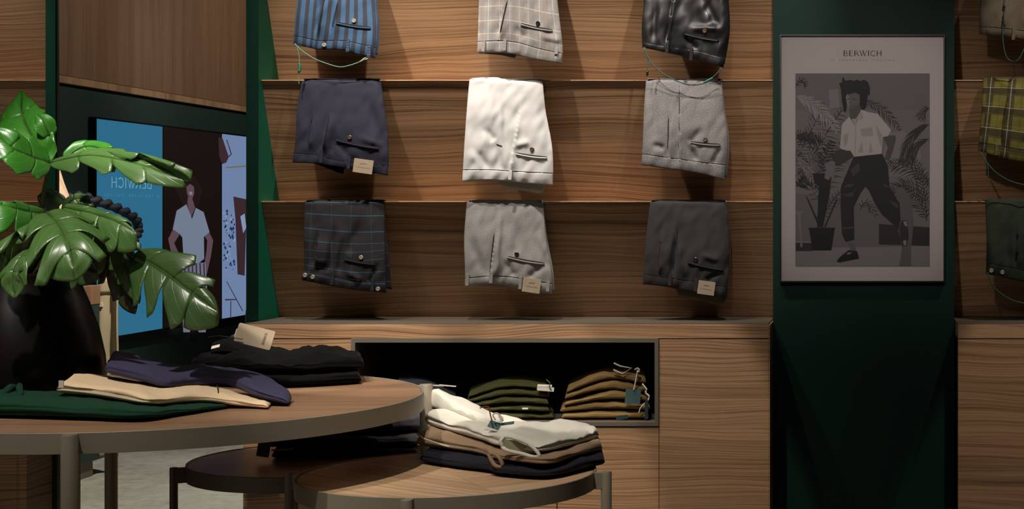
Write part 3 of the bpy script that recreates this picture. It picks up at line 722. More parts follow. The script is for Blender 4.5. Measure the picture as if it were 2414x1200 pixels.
pp(frond(100, 700, 200, 480, 360, 250, 110, 18)+frond(88, 560, 150, 420, 260, 220, 120, 16)+frond(240, 700, 200, 500, 100, 380, 110, 18)+frond(240, 760, 300, 600, 380, 420, 100, 16)+frond(88, 700, 150, 640, 300, 640, 80, 14, wd=12)+frond(88, 420, 160, 380, 250, 420, 70, 12, wd=12)+frond(88, 120, 120, 40, 150, 100, 50, 8)+frond(200, 720, 240, 560, 300, 440, 90, 14, wd=12), .018, 5)
pp(frond(88, 640, 200, 520, 300, 560, 90, 14)+frond(230, 800, 130, 600, 90, 480, 90, 14)+frond(240, 900, 300, 760, 400, 700, 70, 12), .035, 6)
pp(frond(88, 165, 220, 200, 330, 360, 85, 20, .8, .6, 9), .34, 7)
pp(frond(88, 470, 190, 480, 220, 640, 75, 16, .7, .8, 4)+frond(88, 300, 200, 300, 260, 420, 60, 12, .7, .8, 6)+frond(88, 520, 150, 560, 200, 680, 60, 12, .7, .8, 8), .24, 7)
pp(frond(880, 335, 780, 340, 715, 540, 110, 22, .5, 1.2, 6)+frond(880, 420, 800, 420, 760, 560, 100, 16, .5, 1.2, 5)+frond(470, 190, 600, 210, 700, 360, 60, 16, .8, .6, 6)+frond(880, 240, 850, 230, 820, 300, 60, 8), .028, 5)
pp(frond(880, 700, 780, 560, 640, 560, 90, 18, .8, .8, 6)+frond(880, 800, 760, 640, 660, 720, 100, 18, .9, .8, 6)+frond(870, 900, 800, 760, 700, 700, 90, 16, .9, .5, 6)+frond(860, 900, 860, 700, 800, 560, 90, 16, .9, .5, 6), .022, 6)
pp(frond(470, 840, 500, 740, 560, 860, 60, 8), .03, 5)
pp([[(165, 942), (322, 942), (318, 960), (300, 1076), (188, 1076), (170, 960)]], .006, 8)
pp([[(215, 940), (225, 700), (200, 680), (190, 620), (300, 630), (290, 740), (250, 940)]], .010, 8)
pp([[(225, 940), (150, 760), (156, 758), (238, 930)], [(255, 940), (330, 770), (336, 774), (266, 940)]], .015, 8)
pp([[(92, 845), (130, 845), (118, 870), (130, 1055), (118, 1058), (105, 900), (100, 870)]], .22, 8)
# figure
pp([[(345, 92), (362, 85), (364, 55), (372, 56), (382, 76), (412, 70), (432, 76), (452, 70), (470, 78), (492, 70), (514, 82), (528, 118), (526, 160), (514, 162), (508, 210), (502, 238), (482, 252), (470, 230), (440, 150), (400, 140), (392, 200), (386, 262), (374, 258), (362, 200), (356, 126)]], .008, 9, 'printed_hair')
pp([[(386, 168), (398, 140), (440, 128), (466, 160), (468, 205), (452, 236), (430, 250), (412, 250), (394, 226)]], .15, 10, 'printed_face')
pp([[(384, 172), (400, 150), (410, 200), (404, 236), (392, 214)]], .26, 11)
pp([[(392, 182), (410, 179), (410, 186), (393, 188)], [(424, 181), (446, 181), (446, 188), (424, 187)], [(404, 192), (412, 205), (405, 212)], [(406, 227), (420, 226), (418, 229), (408, 230)]], .08, 12)
pp([[(386, 118), (470, 108), (470, 160), (440, 146), (396, 158)]], .010, 12)
pp([[(404, 244), (466, 214), (476, 250), (440, 330), (412, 296)]], .10, 10, 'printed_neck')
pp([[(404, 288), (362, 334), (350, 474), (400, 492), (434, 524), (596, 506), (602, 408), (634, 402), (652, 366), (572, 270), (520, 262), (476, 246), (440, 345)]], .52, 11, 'printed_shirt')
pp([[(470, 360), (540, 350), (545, 400), (480, 405)], [(440, 345), (436, 520), (442, 520), (446, 345)], [(370, 400), (400, 380), (396, 440), (376, 470)], [(560, 330), (600, 400), (592, 470), (572, 400)], [(455, 500), (480, 430), (488, 500)], [(520, 500), (530, 430), (545, 500)]], .38, 12)
pp([[(476, 246), (490, 300), (470, 308), (452, 300), (440, 345), (420, 300), (446, 300)]], .42, 13, 'printed_collar')
pp([[(604, 405), (634, 398), (676, 398), (680, 420), (664, 480), (642, 546), (612, 540), (632, 470)]], .09, 10, 'printed_arm')
pp([[(304, 516), (330, 486), (412, 488), (432, 522), (340, 578), (302, 566)]], .045, 12, 'printed_arm')
pp([[(258, 566), (300, 545), (322, 556), (318, 610), (310, 668), (296, 640), (284, 662), (258, 650), (268, 600)]], .20, 12, 'printed_hand')
pp([[(430, 525), (600, 508), (634, 580), (642, 700), (702, 800), (708, 900), (694, 948), (600, 868), (556, 800), (520, 722), (500, 700), (470, 742), (432, 820), (436, 1012), (384, 1026), (362, 982), (354, 820), (356, 700), (398, 600)]], .016, 11, 'printed_trousers')
pp([[(372, 700), (400, 680), (440, 690), (400, 706)], [(366, 750), (430, 730), (450, 700), (420, 760)], [(410, 600), (460, 560), (470, 600), (430, 640)], [(600, 680), (630, 690), (640, 710), (610, 700)], [(640, 780), (690, 800), (695, 830), (650, 800)], [(364, 940), (432, 935), (434, 945), (366, 950)]], .06, 12)
pp([[(396, 1030), (432, 1032), (448, 1080), (414, 1076)]], .13, 11)
pp([[(330, 1138), (356, 1110), (402, 1074), (452, 1082), (464, 1124), (400, 1136), (344, 1148)]], .006, 12, 'printed_shoe')
pp([[(395, 1090), (420, 1084), (412, 1096), (390, 1102)]], .25, 13)
pp([[(700, 940), (716, 898), (742, 900), (752, 940), (756, 1000), (744, 1050), (718, 1052), (704, 1004)]], .03, 12, 'printed_shoe')
pp([[(722, 904), (742, 906), (748, 936), (732, 930)], [(722, 1018), (742, 1016), (740, 1044), (726, 1046)]], .30, 13)
pp([[(664, 700), (730, 708), (772, 780), (786, 900), (770, 1060), (770, 1168), (700, 1168), (716, 1060), (694, 960), (706, 900), (700, 800)]], .135, 10)
def plp(px0, py0):
    k = YQ/F
    return lambda s, t: ppx(px0+s/k, py0-t/k, 3)
kk = YQ/F
lettering('BERWICH', plp(1988, 132), 91*kk, 12.5*kk, INK, pt, 'poster_title')
lettering('IL PANTALONE ITALIANO', plp(1960, 144), 148*kk, 4*kk, tone(.20), pt, 'poster_subtitle', gap=.6, weight=1.3)

# ------------------------------------------------------------------ round tables
def round_table(label, cx, cy, zt, R, th, legr, angs, top_mat, rim_mat, standoff=.022, seam=None, tops=None):
    t = thing('round_table', label, 'table', (cx, cy, 0), 'round nesting tables')
    n = 128
    # rim ring
    prof_o = [(R-.006, zt-th), (R, zt-th+.001), (R, zt-.001), (R-.001, zt), (R-.005, zt), (R-.006, zt-.002)]
    m = MB(); base = 0
    for (r, z) in prof_o:
        for k in range(n):
            a = 2*math.pi*k/n; m.v.append((cx+r*math.cos(a), cy+r*math.sin(a), z))
    q = len(prof_o)
    for i in range(q):
        for k in range(n):
            j = (i+1) % q; m.f.append((i*n+k, i*n+(k+1) % n, j*n+(k+1) % n, j*n+k))
    m.build('rim', rim_mat, t, 'auto')
    if not seam:
        MB().lathe(cx, cy, [(R-.0075, zt-th+.004), (R-.0075, zt-.0025), (R-.010, zt-.0018)], n).build('tabletop', top_mat, t)
    else:   # two veneer halves with a joint
        for s, mt_ in ((0, tops[0]), (1, tops[1])):
            poly = [(cx+(R-.008)*math.cos(seam+math.pi*s+math.pi*k/40), cy+(R-.008)*math.sin(seam+math.pi*s+math.pi*k/40)) for k in range(41)]
            off = Vector((-math.sin(seam), math.cos(seam)))*(.0004 if s == 0 else -.0004)
            MB().prism([(p[0]+off.x, p[1]+off.y, zt-th+.004) for p in poly], (0, 0, th-.006)).build('tabletop', mt_, t)
    for a in angs:
        a = math.radians(a); d = Vector((math.sin(a), -math.cos(a), 0)); rr = R+standoff+legr*.2
        c = Vector((cx, cy, 0))+d*rr; l = MB()
        l.lathe(c.x, c.y, [(legr*.95, 0), (legr, .003), (legr, zt-.003), (legr*.9, zt+.0005)], 24)
        lo = l.build('leg', rim_mat, t, 'auto')
        tn = Vector((-d.y, d.x, 0))*.011
        c0 = Vector((cx, cy, 0))+d*(R-.001); c1 = c
        z1, z0 = zt-.0015, zt-th+.001
        MB().prism([c0-tn+Vector((0, 0, z0)), c1-tn+Vector((0, 0, z0)), c1+tn+Vector((0, 0, z0)), c0+tn+Vector((0, 0, z0))], (0, 0, z1-z0)).build('bracket', rim_mat, lo, False, .001)
    return t
ZA, ZB, ZC = .991, .80, .75
round_table('largest and highest round walnut table under the monstera plant', -1.914, 4.326, ZA, .692, .049, .0185, (9.5, 118.6, 214, -65), W_BIG, METAL, .022)
round_table('small round walnut table under the white trousers stack', -1.118, 4.28, ZB, .387, .046, .0142, (1, 91, -89, 181), W_TOPA, METAL, .028, seam=-1.0, tops=(W_TOPA, W_TOPB))
round_table('low round dark table between the two others, under the black folded trousers', -1.67, 4.85, ZC, .358, .046, .0115, (-62, 28, 118, 208), W_TOPC, METAL_D, .030)

# ------------------------------------------------------------------ folded trousers
def folded(label, front, back, z0, th, mat, layers=2, wr=.004, seed=0, zb=1.0, groove=.008, group=None, ns=56, nr=44, name='folded_trousers', sup=.42, parent=None, cat='trousers', tilt=None):
    """front/back: px polylines on plane zb (table top); z0: base height list; th: thickness list"""
    t = None
    Fp = catmull([tuple(onz(p[0], p[1], zb)) if len(p) == 2 else p for p in front], ns)
    Bp = catmull([tuple(onz(p[0], p[1], zb)) if len(p) == 2 else p for p in back], ns)
    Z0 = catmull([(z,) for z in z0], ns) if len(z0) > 1 else [(z0[0],)]*ns
    TH = catmull([(z,) for z in th], ns) if len(th) > 1 else [(th[0],)]*ns
    V = []; UV = []
    for i in range(ns):
        s = i/(ns-1); e = min(1, min(s, 1-s)/.045); er = (1-(1-e)**2)**.5 if e < 1 else 1; er = max(er, .12)
        f = Vector(Fp[i]); b = Vector(Bp[i]); c = (f+b)/2; d = (f-b)/2; zz, hh = Z0[i][0], TH[i][0]
        for k in range(nr):
            a = 2*math.pi*(k+.5)/nr; ca, sa = math.cos(a), math.sin(a)
            x = math.copysign(abs(ca)**sup, ca); zr = .5+.5*math.copysign(abs(sa)**.75, sa)
            side = smooth01((abs(x)-.80)/.2)
            gw = (.5+.5*math.cos(2*math.pi*layers*zr)) if 0.001 < zr < .999 else 1
            if zr < .5/layers*.5 or zr > 1-.5/layers*.5: gw *= .5
            ins = groove*(gw**4)*side+.006*side*noise.noise(Vector((s*6+seed, int(zr*layers)*3.3, seed)))
            p = c+d*(x*(1-(1-er)*.03))-d.normalized()*math.copysign(ins, x)
            wz = 0
            topw = smooth01((zr-.45)/.4)
            wz += topw*wr*(noise.noise(Vector((p.x*9+seed, p.y*9, seed)))*1.6+noise.noise(Vector((p.x*22+p.y*9, p.y*22-p.x*7, seed+4)))*.7+abs(noise.noise(Vector((p.x*16+p.y*20, p.y*6-p.x*5, seed+8))))*-.9)
            wz += side*wr*.5*noise.noise(Vector((s*9, zr*3, seed+7)))
            p.z = zz+hh*.5*(1-er)*.6+hh*(er*.4+.6)*zr*er+wz*er if er < 1 else zz+hh*zr+wz
            V.append(p); UV.append((s*5, k/nr*5))
    Fc = [(i*nr+k, i*nr+(k+1) % nr, (i+1)*nr+(k+1) % nr, (i+1)*nr+k) for i in range(ns-1) for k in range(nr)]
    Fc += [tuple(range(nr)), tuple(range((ns-1)*nr, ns*nr))]
    if parent is not None:
        return fix(mesh_obj(name, V, Fc, mat, parent, True, UV))
    t = thing(name, label, cat, ((V[0].x+V[-1].x)/2, (V[0].y+V[-1].y)/2, min(z0)), group)
    o = fix(mesh_obj('cloth_body', V, Fc, mat, t, True, UV))
    return t
# --- big table: green, cream, navy
G1 = 'folded trousers fanned on the big round table'
tg = folded('bottle green corduroy trousers lying folded at the front of the big table', [(-90, 985), (60, 988), (200, 992), (330, 995), (420, 982), (540, 962)], [(-80, 952), (60, 953), (200, 953), (330, 950), (440, 946), (545, 948)],
       [ZA+.001]*6, [.042, .044, .036, .030, .020, .010], C_GRNV, 3, .005, 21, ZA, .007, G1)
MB().tube([onz(x, y, ZA)+Vector((0, -.0, z)) for x, y, z in ((-10, 975, .022), (8, 970, .044), (25, 962, .052), (45, 958, .052), (48, 972, .046), (36, 980, .03))], [.006, .009, .010, .009, .007, .004], 8).build('waist_ruffle', C_GRNV, tg, True).data.uv_layers.new(name='UVMap')
tc = folded('cream cotton trousers lying folded between the green and the navy pairs', [(132, 975), (230, 974), (330, 982), (372, 980), (470, 966), (560, 963), (632, 965)], [(170, 956), (255, 945), (340, 941), (400, 942), (490, 944), (580, 948), (640, 954)],
       [ZA+.046, ZA+.036, ZA+.026, ZA+.022, ZA+.016, ZA+.004, ZA+.001], [.040, .036, .030, .028, .028, .022, .014], C_CREAM, 2, .005, 22, ZA, .012, G1)
box('waist_label', CARDW, *(lambda p: (p.x-.006, p.x+.006, p.y-.002, p.y, p.z, p.z+.018))(onz(146, 977, ZA)+Vector((0, -.002, .066))), tc)
tn_ = folded('navy jersey trousers lying folded on top of the cream pair', [(246, 958), (330, 962), (392, 962), (450, 952), (530, 946), (600, 956), (680, 958)], [(262, 922), (350, 924), (430, 924), (500, 926), (570, 928), (640, 936), (688, 946)],
       [ZA+.080, ZA+.062, ZA+.046, ZA+.040, ZA+.036, ZA+.020, ZA+.001], [.042, .040, .034, .036, .036, .034, .026], C_NAVY2, 2, .006, 23, ZA, .010, G1)
# elastic cord band round cream leg
cr = MB().tube([onz(516, 960, ZA)+Vector((0, -.004, z)) for z in (.018, .030, .040)]+[onz(512, 950, ZA)+Vector((0, 0, .046))], .0014, 6).build('ankle_cord', INK, tc, True)
# --- black stack on big table
G2 = 'black folded trousers stacked on the big round table'
folded('black wool trousers at the bottom of the stack behind the navy pair', [(440, 906), (560, 914), (700, 914), (852, 905)], [(470, 884), (580, 882), (720, 880), (845, 884)], [ZA+.001]*4, [.030, .036, .036, .032], C_BLK, 3, .004, 24, ZA, .006, G2)
tb = folded('black wool trousers with hang tag on top of the stack behind the navy pair', [(446, 902), (560, 912), (700, 912), (860, 902)], [(475, 884), (590, 882), (720, 880), (850, 883)], [ZA+.034, ZA+.038, ZA+.038, ZA+.034], [.034, .050, .044, .046], C_BLK, 2, .014, 25, ZA, .008, G2)
folded('', [(497, 894), (530, 898), (600, 905), (640, 900)], [(505, 880), (540, 878), (600, 878), (650, 880)], [ZA+.070, ZA+.078, ZA+.078, ZA+.070], [.030, .032, .020, .008], C_BLK2, 2, .006, 26, ZA, .005, name='waistband_fold', parent=tb)
def hangcard(px, py, w, h, ang, Y, mat, name, parent, text=None, lean=.25, ink=INK, vert=False):
    c = at(px, py, Y); k = Y/F; a = math.radians(-ang)
    ux = Vector((math.cos(a), 0, math.sin(a))); uz = Vector((-math.sin(a)*math.cos(lean), math.sin(lean), math.cos(a)*math.cos(lean)))
    W, H = w*k/2, h*k/2; nrm = ux.cross(uz).normalized()
    if nrm.y > 0: nrm = -nrm
    b = min(W, H)*.12
    o = MB().prism([c-ux*(W-b)-uz*H, c+ux*(W-b)-uz*H, c+ux*W-uz*(H-b), c+ux*W+uz*(H-b), c+ux*(W-b)+uz*H, c-ux*(W-b)+uz*H, c-ux*W+uz*(H-b), c-ux*W-uz*(H-b)], nrm*-.0012).build(name, mat, parent)
    if text:
        if vert: lettering(text, lambda s, t: c+ux*(W*.62-t)+uz*(-H*.6+s)+nrm*.0005, H*1.2, W*.13, ink, o)
        else: lettering(text, lambda s, t: c+ux*(-W*.7+s)+uz*(t)+nrm*.0005, W*1.4, H*.25, ink, o)
    return o
tg1 = hangcard(600, 793, 88, 46, 14, 4.50, CARD, 'hang_tag', tb, 'BERWICH', .2, INK, True)
lettering('LINEN', lambda s, t: at(600, 793, 4.5)+Vector((0, -.0, 0)), .001, .001, INK, tg1) if False else None
hangcard(562, 786, 16, 20, 14, 4.51, CARDW, 'inner_tag', tb)
hangcard(508, 817, 20, 10, -14, 4.42, CARDW, 'size_label', tb, lean=.9)
cord('tag_cord', [(572, 800), (545, 796), (515, 792), (490, 796)], 4.49, .0012, INK, tb)
cord('tag_cord', [(585, 898), (592, 896), (602, 899), (608, 904), (612, 909)], 4.40, .0016, CORDG, tb)
# --- table three pile (black and dark grey)
G3 = 'dark folded trousers stacked on the low round table'
ta = folded('black trousers at the bottom of the dark stack on the low table', [(640, 1084), (760, 1082), (880, 1080), (985, 1075)], [(660, 1048), (760, 1046), (880, 1044), (985, 1044)], [ZC+.001]*4, [.026, .032, .030, .026], C_BLK2, 3, .003, 31, ZC, .006, G3)
tq = folded('dark grey flannel trousers in the middle of the dark stack on the low table', [(632, 1082), (760, 1082), (880, 1079), (990, 1073)], [(660, 1050), (760, 1048), (880, 1044), (990, 1042)], [ZC+.030, ZC+.034, ZC+.032, ZC+.028], [.028, .034, .030, .030], C_CHAR, 3, .005, 32, ZC, .007, G3)
tr_ = folded('grey flannel trousers on top of the dark stack on the low table', [(745, 1078), (860, 1074), (930, 1070), (998, 1066)], [(745, 1050), (850, 1046), (930, 1040), (998, 1037)], [ZC+.062, ZC+.066, ZC+.064, ZC+.062], [.026, .048, .060, .062], C_GREYD, 2, .008, 33, ZC, .006, G3)
ts = folded('black trousers folded back on top of the dark stack with a pale waist label', [(634, 1080), (680, 1082), (740, 1080), (790, 1077)], [(650, 1052), (690, 1050), (740, 1050), (790, 1050)], [ZC+.060, ZC+.064, ZC+.066, ZC+.064], [.018, .022, .018, .010], C_BLK, 2, .004, 34, ZC, .005, G3)
hangcard(622, 1055, 30, 44, 8, 4.78, pbr('grey_tag', (.09, .075, .06), .7), 'hang_tag', tq, None, .1)
hangcard(707, 1027, 50, 10, -3, 4.80, CARD, 'waist_label', ts, None, .8)
hangcard(666, 1060, 52, 4, -3, 4.80, CARD, 'waist_label', tq, None, .3)
# --- table two pile
G4 = 'trousers stacked on the small round table'
tv = folded('dark navy trousers at the bottom of the white-topped stack', [(988, 1092), (1070, 1106), (1150, 1116), (1175, 1124), (1290, 1131), (1380, 1112), (1426, 1098)], [(1026, 1072), (1090, 1068), (1160, 1066), (1200, 1066), (1290, 1066), (1370, 1068), (1422, 1078)],
       [ZB+.001]*7, [.034, .032, .032, .030, .030, .034, .028], C_NVD, 2, .004, 41, ZB, .008, G4)
tw = folded('khaki twill trousers in the middle of the white-topped stack', [(980, 1088), (1060, 1094), (1135, 1106), (1165, 1116), (1285, 1130), (1370, 1108), (1420, 1090)], [(1018, 1066), (1090, 1065), (1160, 1065), (1200, 1065), (1290, 1065), (1370, 1066), (1416, 1074)],
       [ZB+.038, ZB+.034, ZB+.032, ZB+.032, ZB+.032, ZB+.034, ZB+.030], [.050, .040, .034, .030, .028, .028, .024], C_KHAKI, 2, .005, 42, ZB, .012, G4)
MB().tube([onz(x, y, ZB)+Vector((0, -.004, z)) for x, y, z in ((984, 1086, .075), (1000, 1090, .066), (1030, 1094, .058), (1060, 1098, .052))], .0022, 6).build('whip_stitch', CARDW, tw, True)
tx = folded('white cotton trousers with red cord tag on top of the stack on the small table', [(1000, 1074), (1060, 1084), (1130, 1100), (1170, 1112), (1265, 1126), (1350, 1106), (1412, 1082)], [(1034, 1062), (1100, 1062), (1165, 1062), (1210, 1062), (1290, 1062), (1360, 1064), (1402, 1070)],
       [ZB+.086, ZB+.074, ZB+.066, ZB+.062, ZB+.060, ZB+.060, ZB+.056], [.046, .044, .044, .040, .034, .036, .030], C_OFFW, 2, .011, 43, ZB, .018, G4)
folded('', [(1014, 1062), (1060, 1070), (1120, 1084), (1170, 1098)], [(1036, 1058), (1090, 1058), (1140, 1060), (1190, 1064)], [ZB+.124, ZB+.112, ZB+.098, ZB+.088], [.052, .044, .030, .014], C_OFFW, 1, .010, 44, ZB, .006, name='waistband_fold', parent=tx)
cord('fold_edge', [(1184, 1052, 4.20), (1180, 1040, 4.20), (1192, 1030, 4.21), (1215, 1034, 4.20), (1245, 1046, 4.19), (1270, 1070, 4.18), (1262, 1078, 4.18), (1230, 1070, 4.19), (1196, 1062, 4.19), (1184, 1054, 4.20)], 4.2, .0052, C_OFFW, tx, 40).data.uv_layers.new(name='UVMap')
MB().prism([at(x, y, 4.205) for x, y in ((1185, 1050), (1188, 1036), (1213, 1039), (1242, 1051), (1264, 1070), (1232, 1066), (1198, 1058))], (0, .006, 0)).build('fold_lining', pbr('lining_olive', (.30, .28, .15), .9), tx)
cord('fold_edge', [(1152, 1070, 4.22), (1158, 1084, 4.215), (1168, 1098, 4.21), (1184, 1100, 4.21), (1180, 1084, 4.21), (1168, 1072, 4.215), (1154, 1069, 4.22)], 4.2, .0055, C_KHAKI, tw, 30).data.uv_layers.new(name='UVMap')
hangcard(1166, 1002, 28, 22, 20, 4.36, TEAL, 'teal_tag', tx, None, .9)
hangcard(1196, 998, 32, 10, -8, 4.36, TEAL, 'teal_tag', tx, None, 1.0)
cord('red_cord', [(1131, 962), (1142, 959), (1152, 960), (1156, 978), (1160, 992)], 4.34, .0018, CORDR, tx)
cord('pale_cord', [(1168, 990), (1162, 978), (1172, 974), (1182, 984), (1186, 992), (1178, 984), (1176, 976)], 4.35, .0022, CORDW, tx)
# --- niche stacks
NZF = NZ0+.014
G5 = 'olive folded trousers stacked in the niche'
def nich(px, py, Y): return tuple(at(px, py, Y))
def nstack(label, group, mat, xs, ytops, n, Yf, Yb, seed, order):
    # xs: (left,right) px; equal layers between niche floor and top profile ytops (left, mid, right)
    res = []
    zt_ = [zpx(y, Yf+.03) for y in ytops]
    for i in range(n):
        a = [NZF+(z-NZF)*i/n+.0005 for z in zt_]; h = [(z-NZF)/n*.98 for z in zt_]
        jl, jr = random.uniform(-5, 5)+i*2.5, random.uniform(-14, 6)
        xl, xr = xs[0]+jl, xs[1]+jr; xm = (xl+xr)/2
        fr_ = [tuple(Vector(at(x, 900, Yf+random.uniform(-.004, .004)))) for x in (xl, xm, xr)]; bk_ = [tuple(Vector(at(x, 900, Yb))) for x in (xl+6, xm, xr)]
        res.append(folded(label % order[i], fr_, bk_, a, h, mat, 2 if n < 7 else 1, .0055, seed+i, 1, .006, group, ns=36, nr=32))
    return res
o7 = ['lowest in', 'second from the bottom of', 'third from the bottom of', 'third from the top of', 'second from the top of', 'topmost of']
o5 = ['lowest in', 'second from the bottom of', 'in the middle of', 'second from the top of', 'topmost of']
ol = nstack('olive trousers, %s the olive stack in the niche', G5, C_OLIVE, (1095, 1300), (925, 896, 906), 5, 5.37, 5.62, 50, o5)
tnk = nstack('tan trousers, %s the tan stack in the niche', 'tan folded trousers stacked in the niche', C_TAN, (1322, 1530), (912, 874, 886), 5, 5.37, 5.62, 60, o5)
nv = nstack('dark denim trousers, %s the dark stack at the niche left', 'dark folded trousers stacked in the niche', C_NICHE, (930, 1085), (895, 897, 935), 4, 5.39, 5.62, 70, ['lowest in', 'second from the bottom of', 'second from the top of', 'topmost of'])
# tags in the niche
tt = tnk[-1]
hangcard(1492, 935, 36, 34, 5, 5.355, TEAL, 'teal_tag', tt, None, 0)
cord('white_cord', [(1503, 872), (1500, 890), (1497, 906), (1494, 920)], 5.352, .0022, CORDW, tt)
cord('cord_knot', [(1496, 872), (1503, 868), (1508, 874), (1502, 878)], 5.352, .003, CORDW, tt, 10)
MB().tube([at(*p) for p in ((1447, 856, 5.36), (1462, 863, 5.36), (1488, 868, 5.37), (1468, 881, 5.36), (1446, 872, 5.36))], .003, 6).build('folded_tag', CARDW, tt)
cord('white_cord', [(1514, 905), (1524, 918), (1522, 926), (1530, 934), (1528, 944)], 5.352, .003, CORDW, tnk[2])
cord('white_cord', [(1520, 950), (1510, 962), (1506, 974)], 5.352, .002, CORDW, tnk[1])
hangcard(1524, 965, 8, 46, 2, 5.353, pbr('dark_teal_tag', (.01, .03, .03), .6), 'dark_tag', tnk[2], None, 0)
hangcard(1466, 984, 28, 9, -8, 5.355, pbr('dark_teal_tag_b', (.01, .03, .03), .6), 'dark_tag', tnk[0], None, 0)
hangcard(1286, 917, 40, 10, 5, 5.355, CARDW, 'size_label', ol[-1], None, 0)
hangcard(1284, 909, 34, 5, 2, 5.355, CARDW, 'size_label', ol[-1], None, .2)
cord('green_cord', [(1288, 895), (1296, 903), (1295, 912), (1300, 918)], 5.35, .0016, CORDG, ol[-1])
hangcard(1238, 963, 14, 4, 0, 5.355, CARDW, 'size_label', ol[1], None, .2)
hangcard(1018, 908, 56, 5, 3, 5.37, CARDW, 'size_label', nv[-1], None, 1.1)
hangcard(1055, 909, 40, 5, 5, 5.37, CARDW, 'size_label', nv[-1], None, 1.1)

# ------------------------------------------------------------------ plant
vc = onz(48, 930, ZA); vx_, vy_ = onz(48, 929, ZA).x, onz(48, 929, ZA).y
vt = thing('plant_vase', 'tall black glazed vase holding the monstera on the big round table', 'vase', (vx_, vy_, ZA))
def rr_(px, Y): return (px-48)*Y/F
MB().lathe(vx_, vy_, [(.190, ZA+.001), (.205, ZA+.006), (.216, ZA+.05), (.212, ZA+.10), (.196, ZA+.18), (.172, ZA+.25), (.152, ZA+.30), (.146, ZA+.325), (.149, ZA+.333), (.139, ZA+.335), (.130, ZA+.30), (.10, ZA+.26)], 64).build('vase_body', VASE, vt, 'auto')
MB().lathe(vx_, vy_, [(.125, ZA+.285), (.122, ZA+.292)], 32).build('soil', pbr('soil', (.02, .014, .01), .95), vt)
def leafmat(name, c1, c2, rough=.32):
    m = bpy.data.materials.new(name); m.use_nodes = True; t = NT(m)
    uv = t.n('ShaderNodeUVMap'); uv.uv_map = 'UVMap'; sep = t.n('ShaderNodeSeparateXYZ'); t.l(uv.outputs[0], sep.inputs[0])
    v = t.math('ABSOLUTE', t.math('SUBTRACT', sep.outputs[1], .5))
    mid = t.n('ShaderNodeClamp'); t.l(t.math('MULTIPLY', t.math('SUBTRACT', .014, v), 90), mid.inputs[0])
    # side veins
    sv = t.math('FRACT', t.math('MULTIPLY', t.math('SUBTRACT', sep.outputs[0], t.math('MULTIPLY', v, .55)), 9))
    svm = t.n('ShaderNodeClamp'); t.l(t.math('MULTIPLY', t.math('SUBTRACT', .05, t.math('ABSOLUTE', t.math('SUBTRACT', sv, .5))), 18), svm.inputs[0])
    nz = t.noise(uv.outputs[0], 5, 4, .6)
    c = t.mix(nz, c1, c2); c = t.mix(t.math('MULTIPLY', svm.outputs[0], .28), c, tuple(min(1, x*2.2+.02) for x in c2)); c = t.mix(t.math('MULTIPLY', mid.outputs[0], .8), c, (.22, .34, .08))
    t.l(c, t.b.inputs['Base Color']); t.b.inputs['Roughness'].default_value = .36; t.b.inputs['Specular IOR Level'].default_value = .9
    t.b.inputs['Transmission Weight'].default_value = 0
    t.bump(svm.outputs[0], .3, .001)
    return m
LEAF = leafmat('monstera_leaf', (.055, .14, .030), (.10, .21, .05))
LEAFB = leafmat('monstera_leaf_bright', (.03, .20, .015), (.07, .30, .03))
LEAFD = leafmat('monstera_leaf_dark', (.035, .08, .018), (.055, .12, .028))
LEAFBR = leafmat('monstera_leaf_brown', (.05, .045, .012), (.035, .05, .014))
STEM = pbr('monstera_stem', (.05, .10, .02), .45)
pl_t = thing('monstera_plant', 'green monstera with split leaves in the tall black vase', 'plant', (vx_, vy_, ZA+.292))
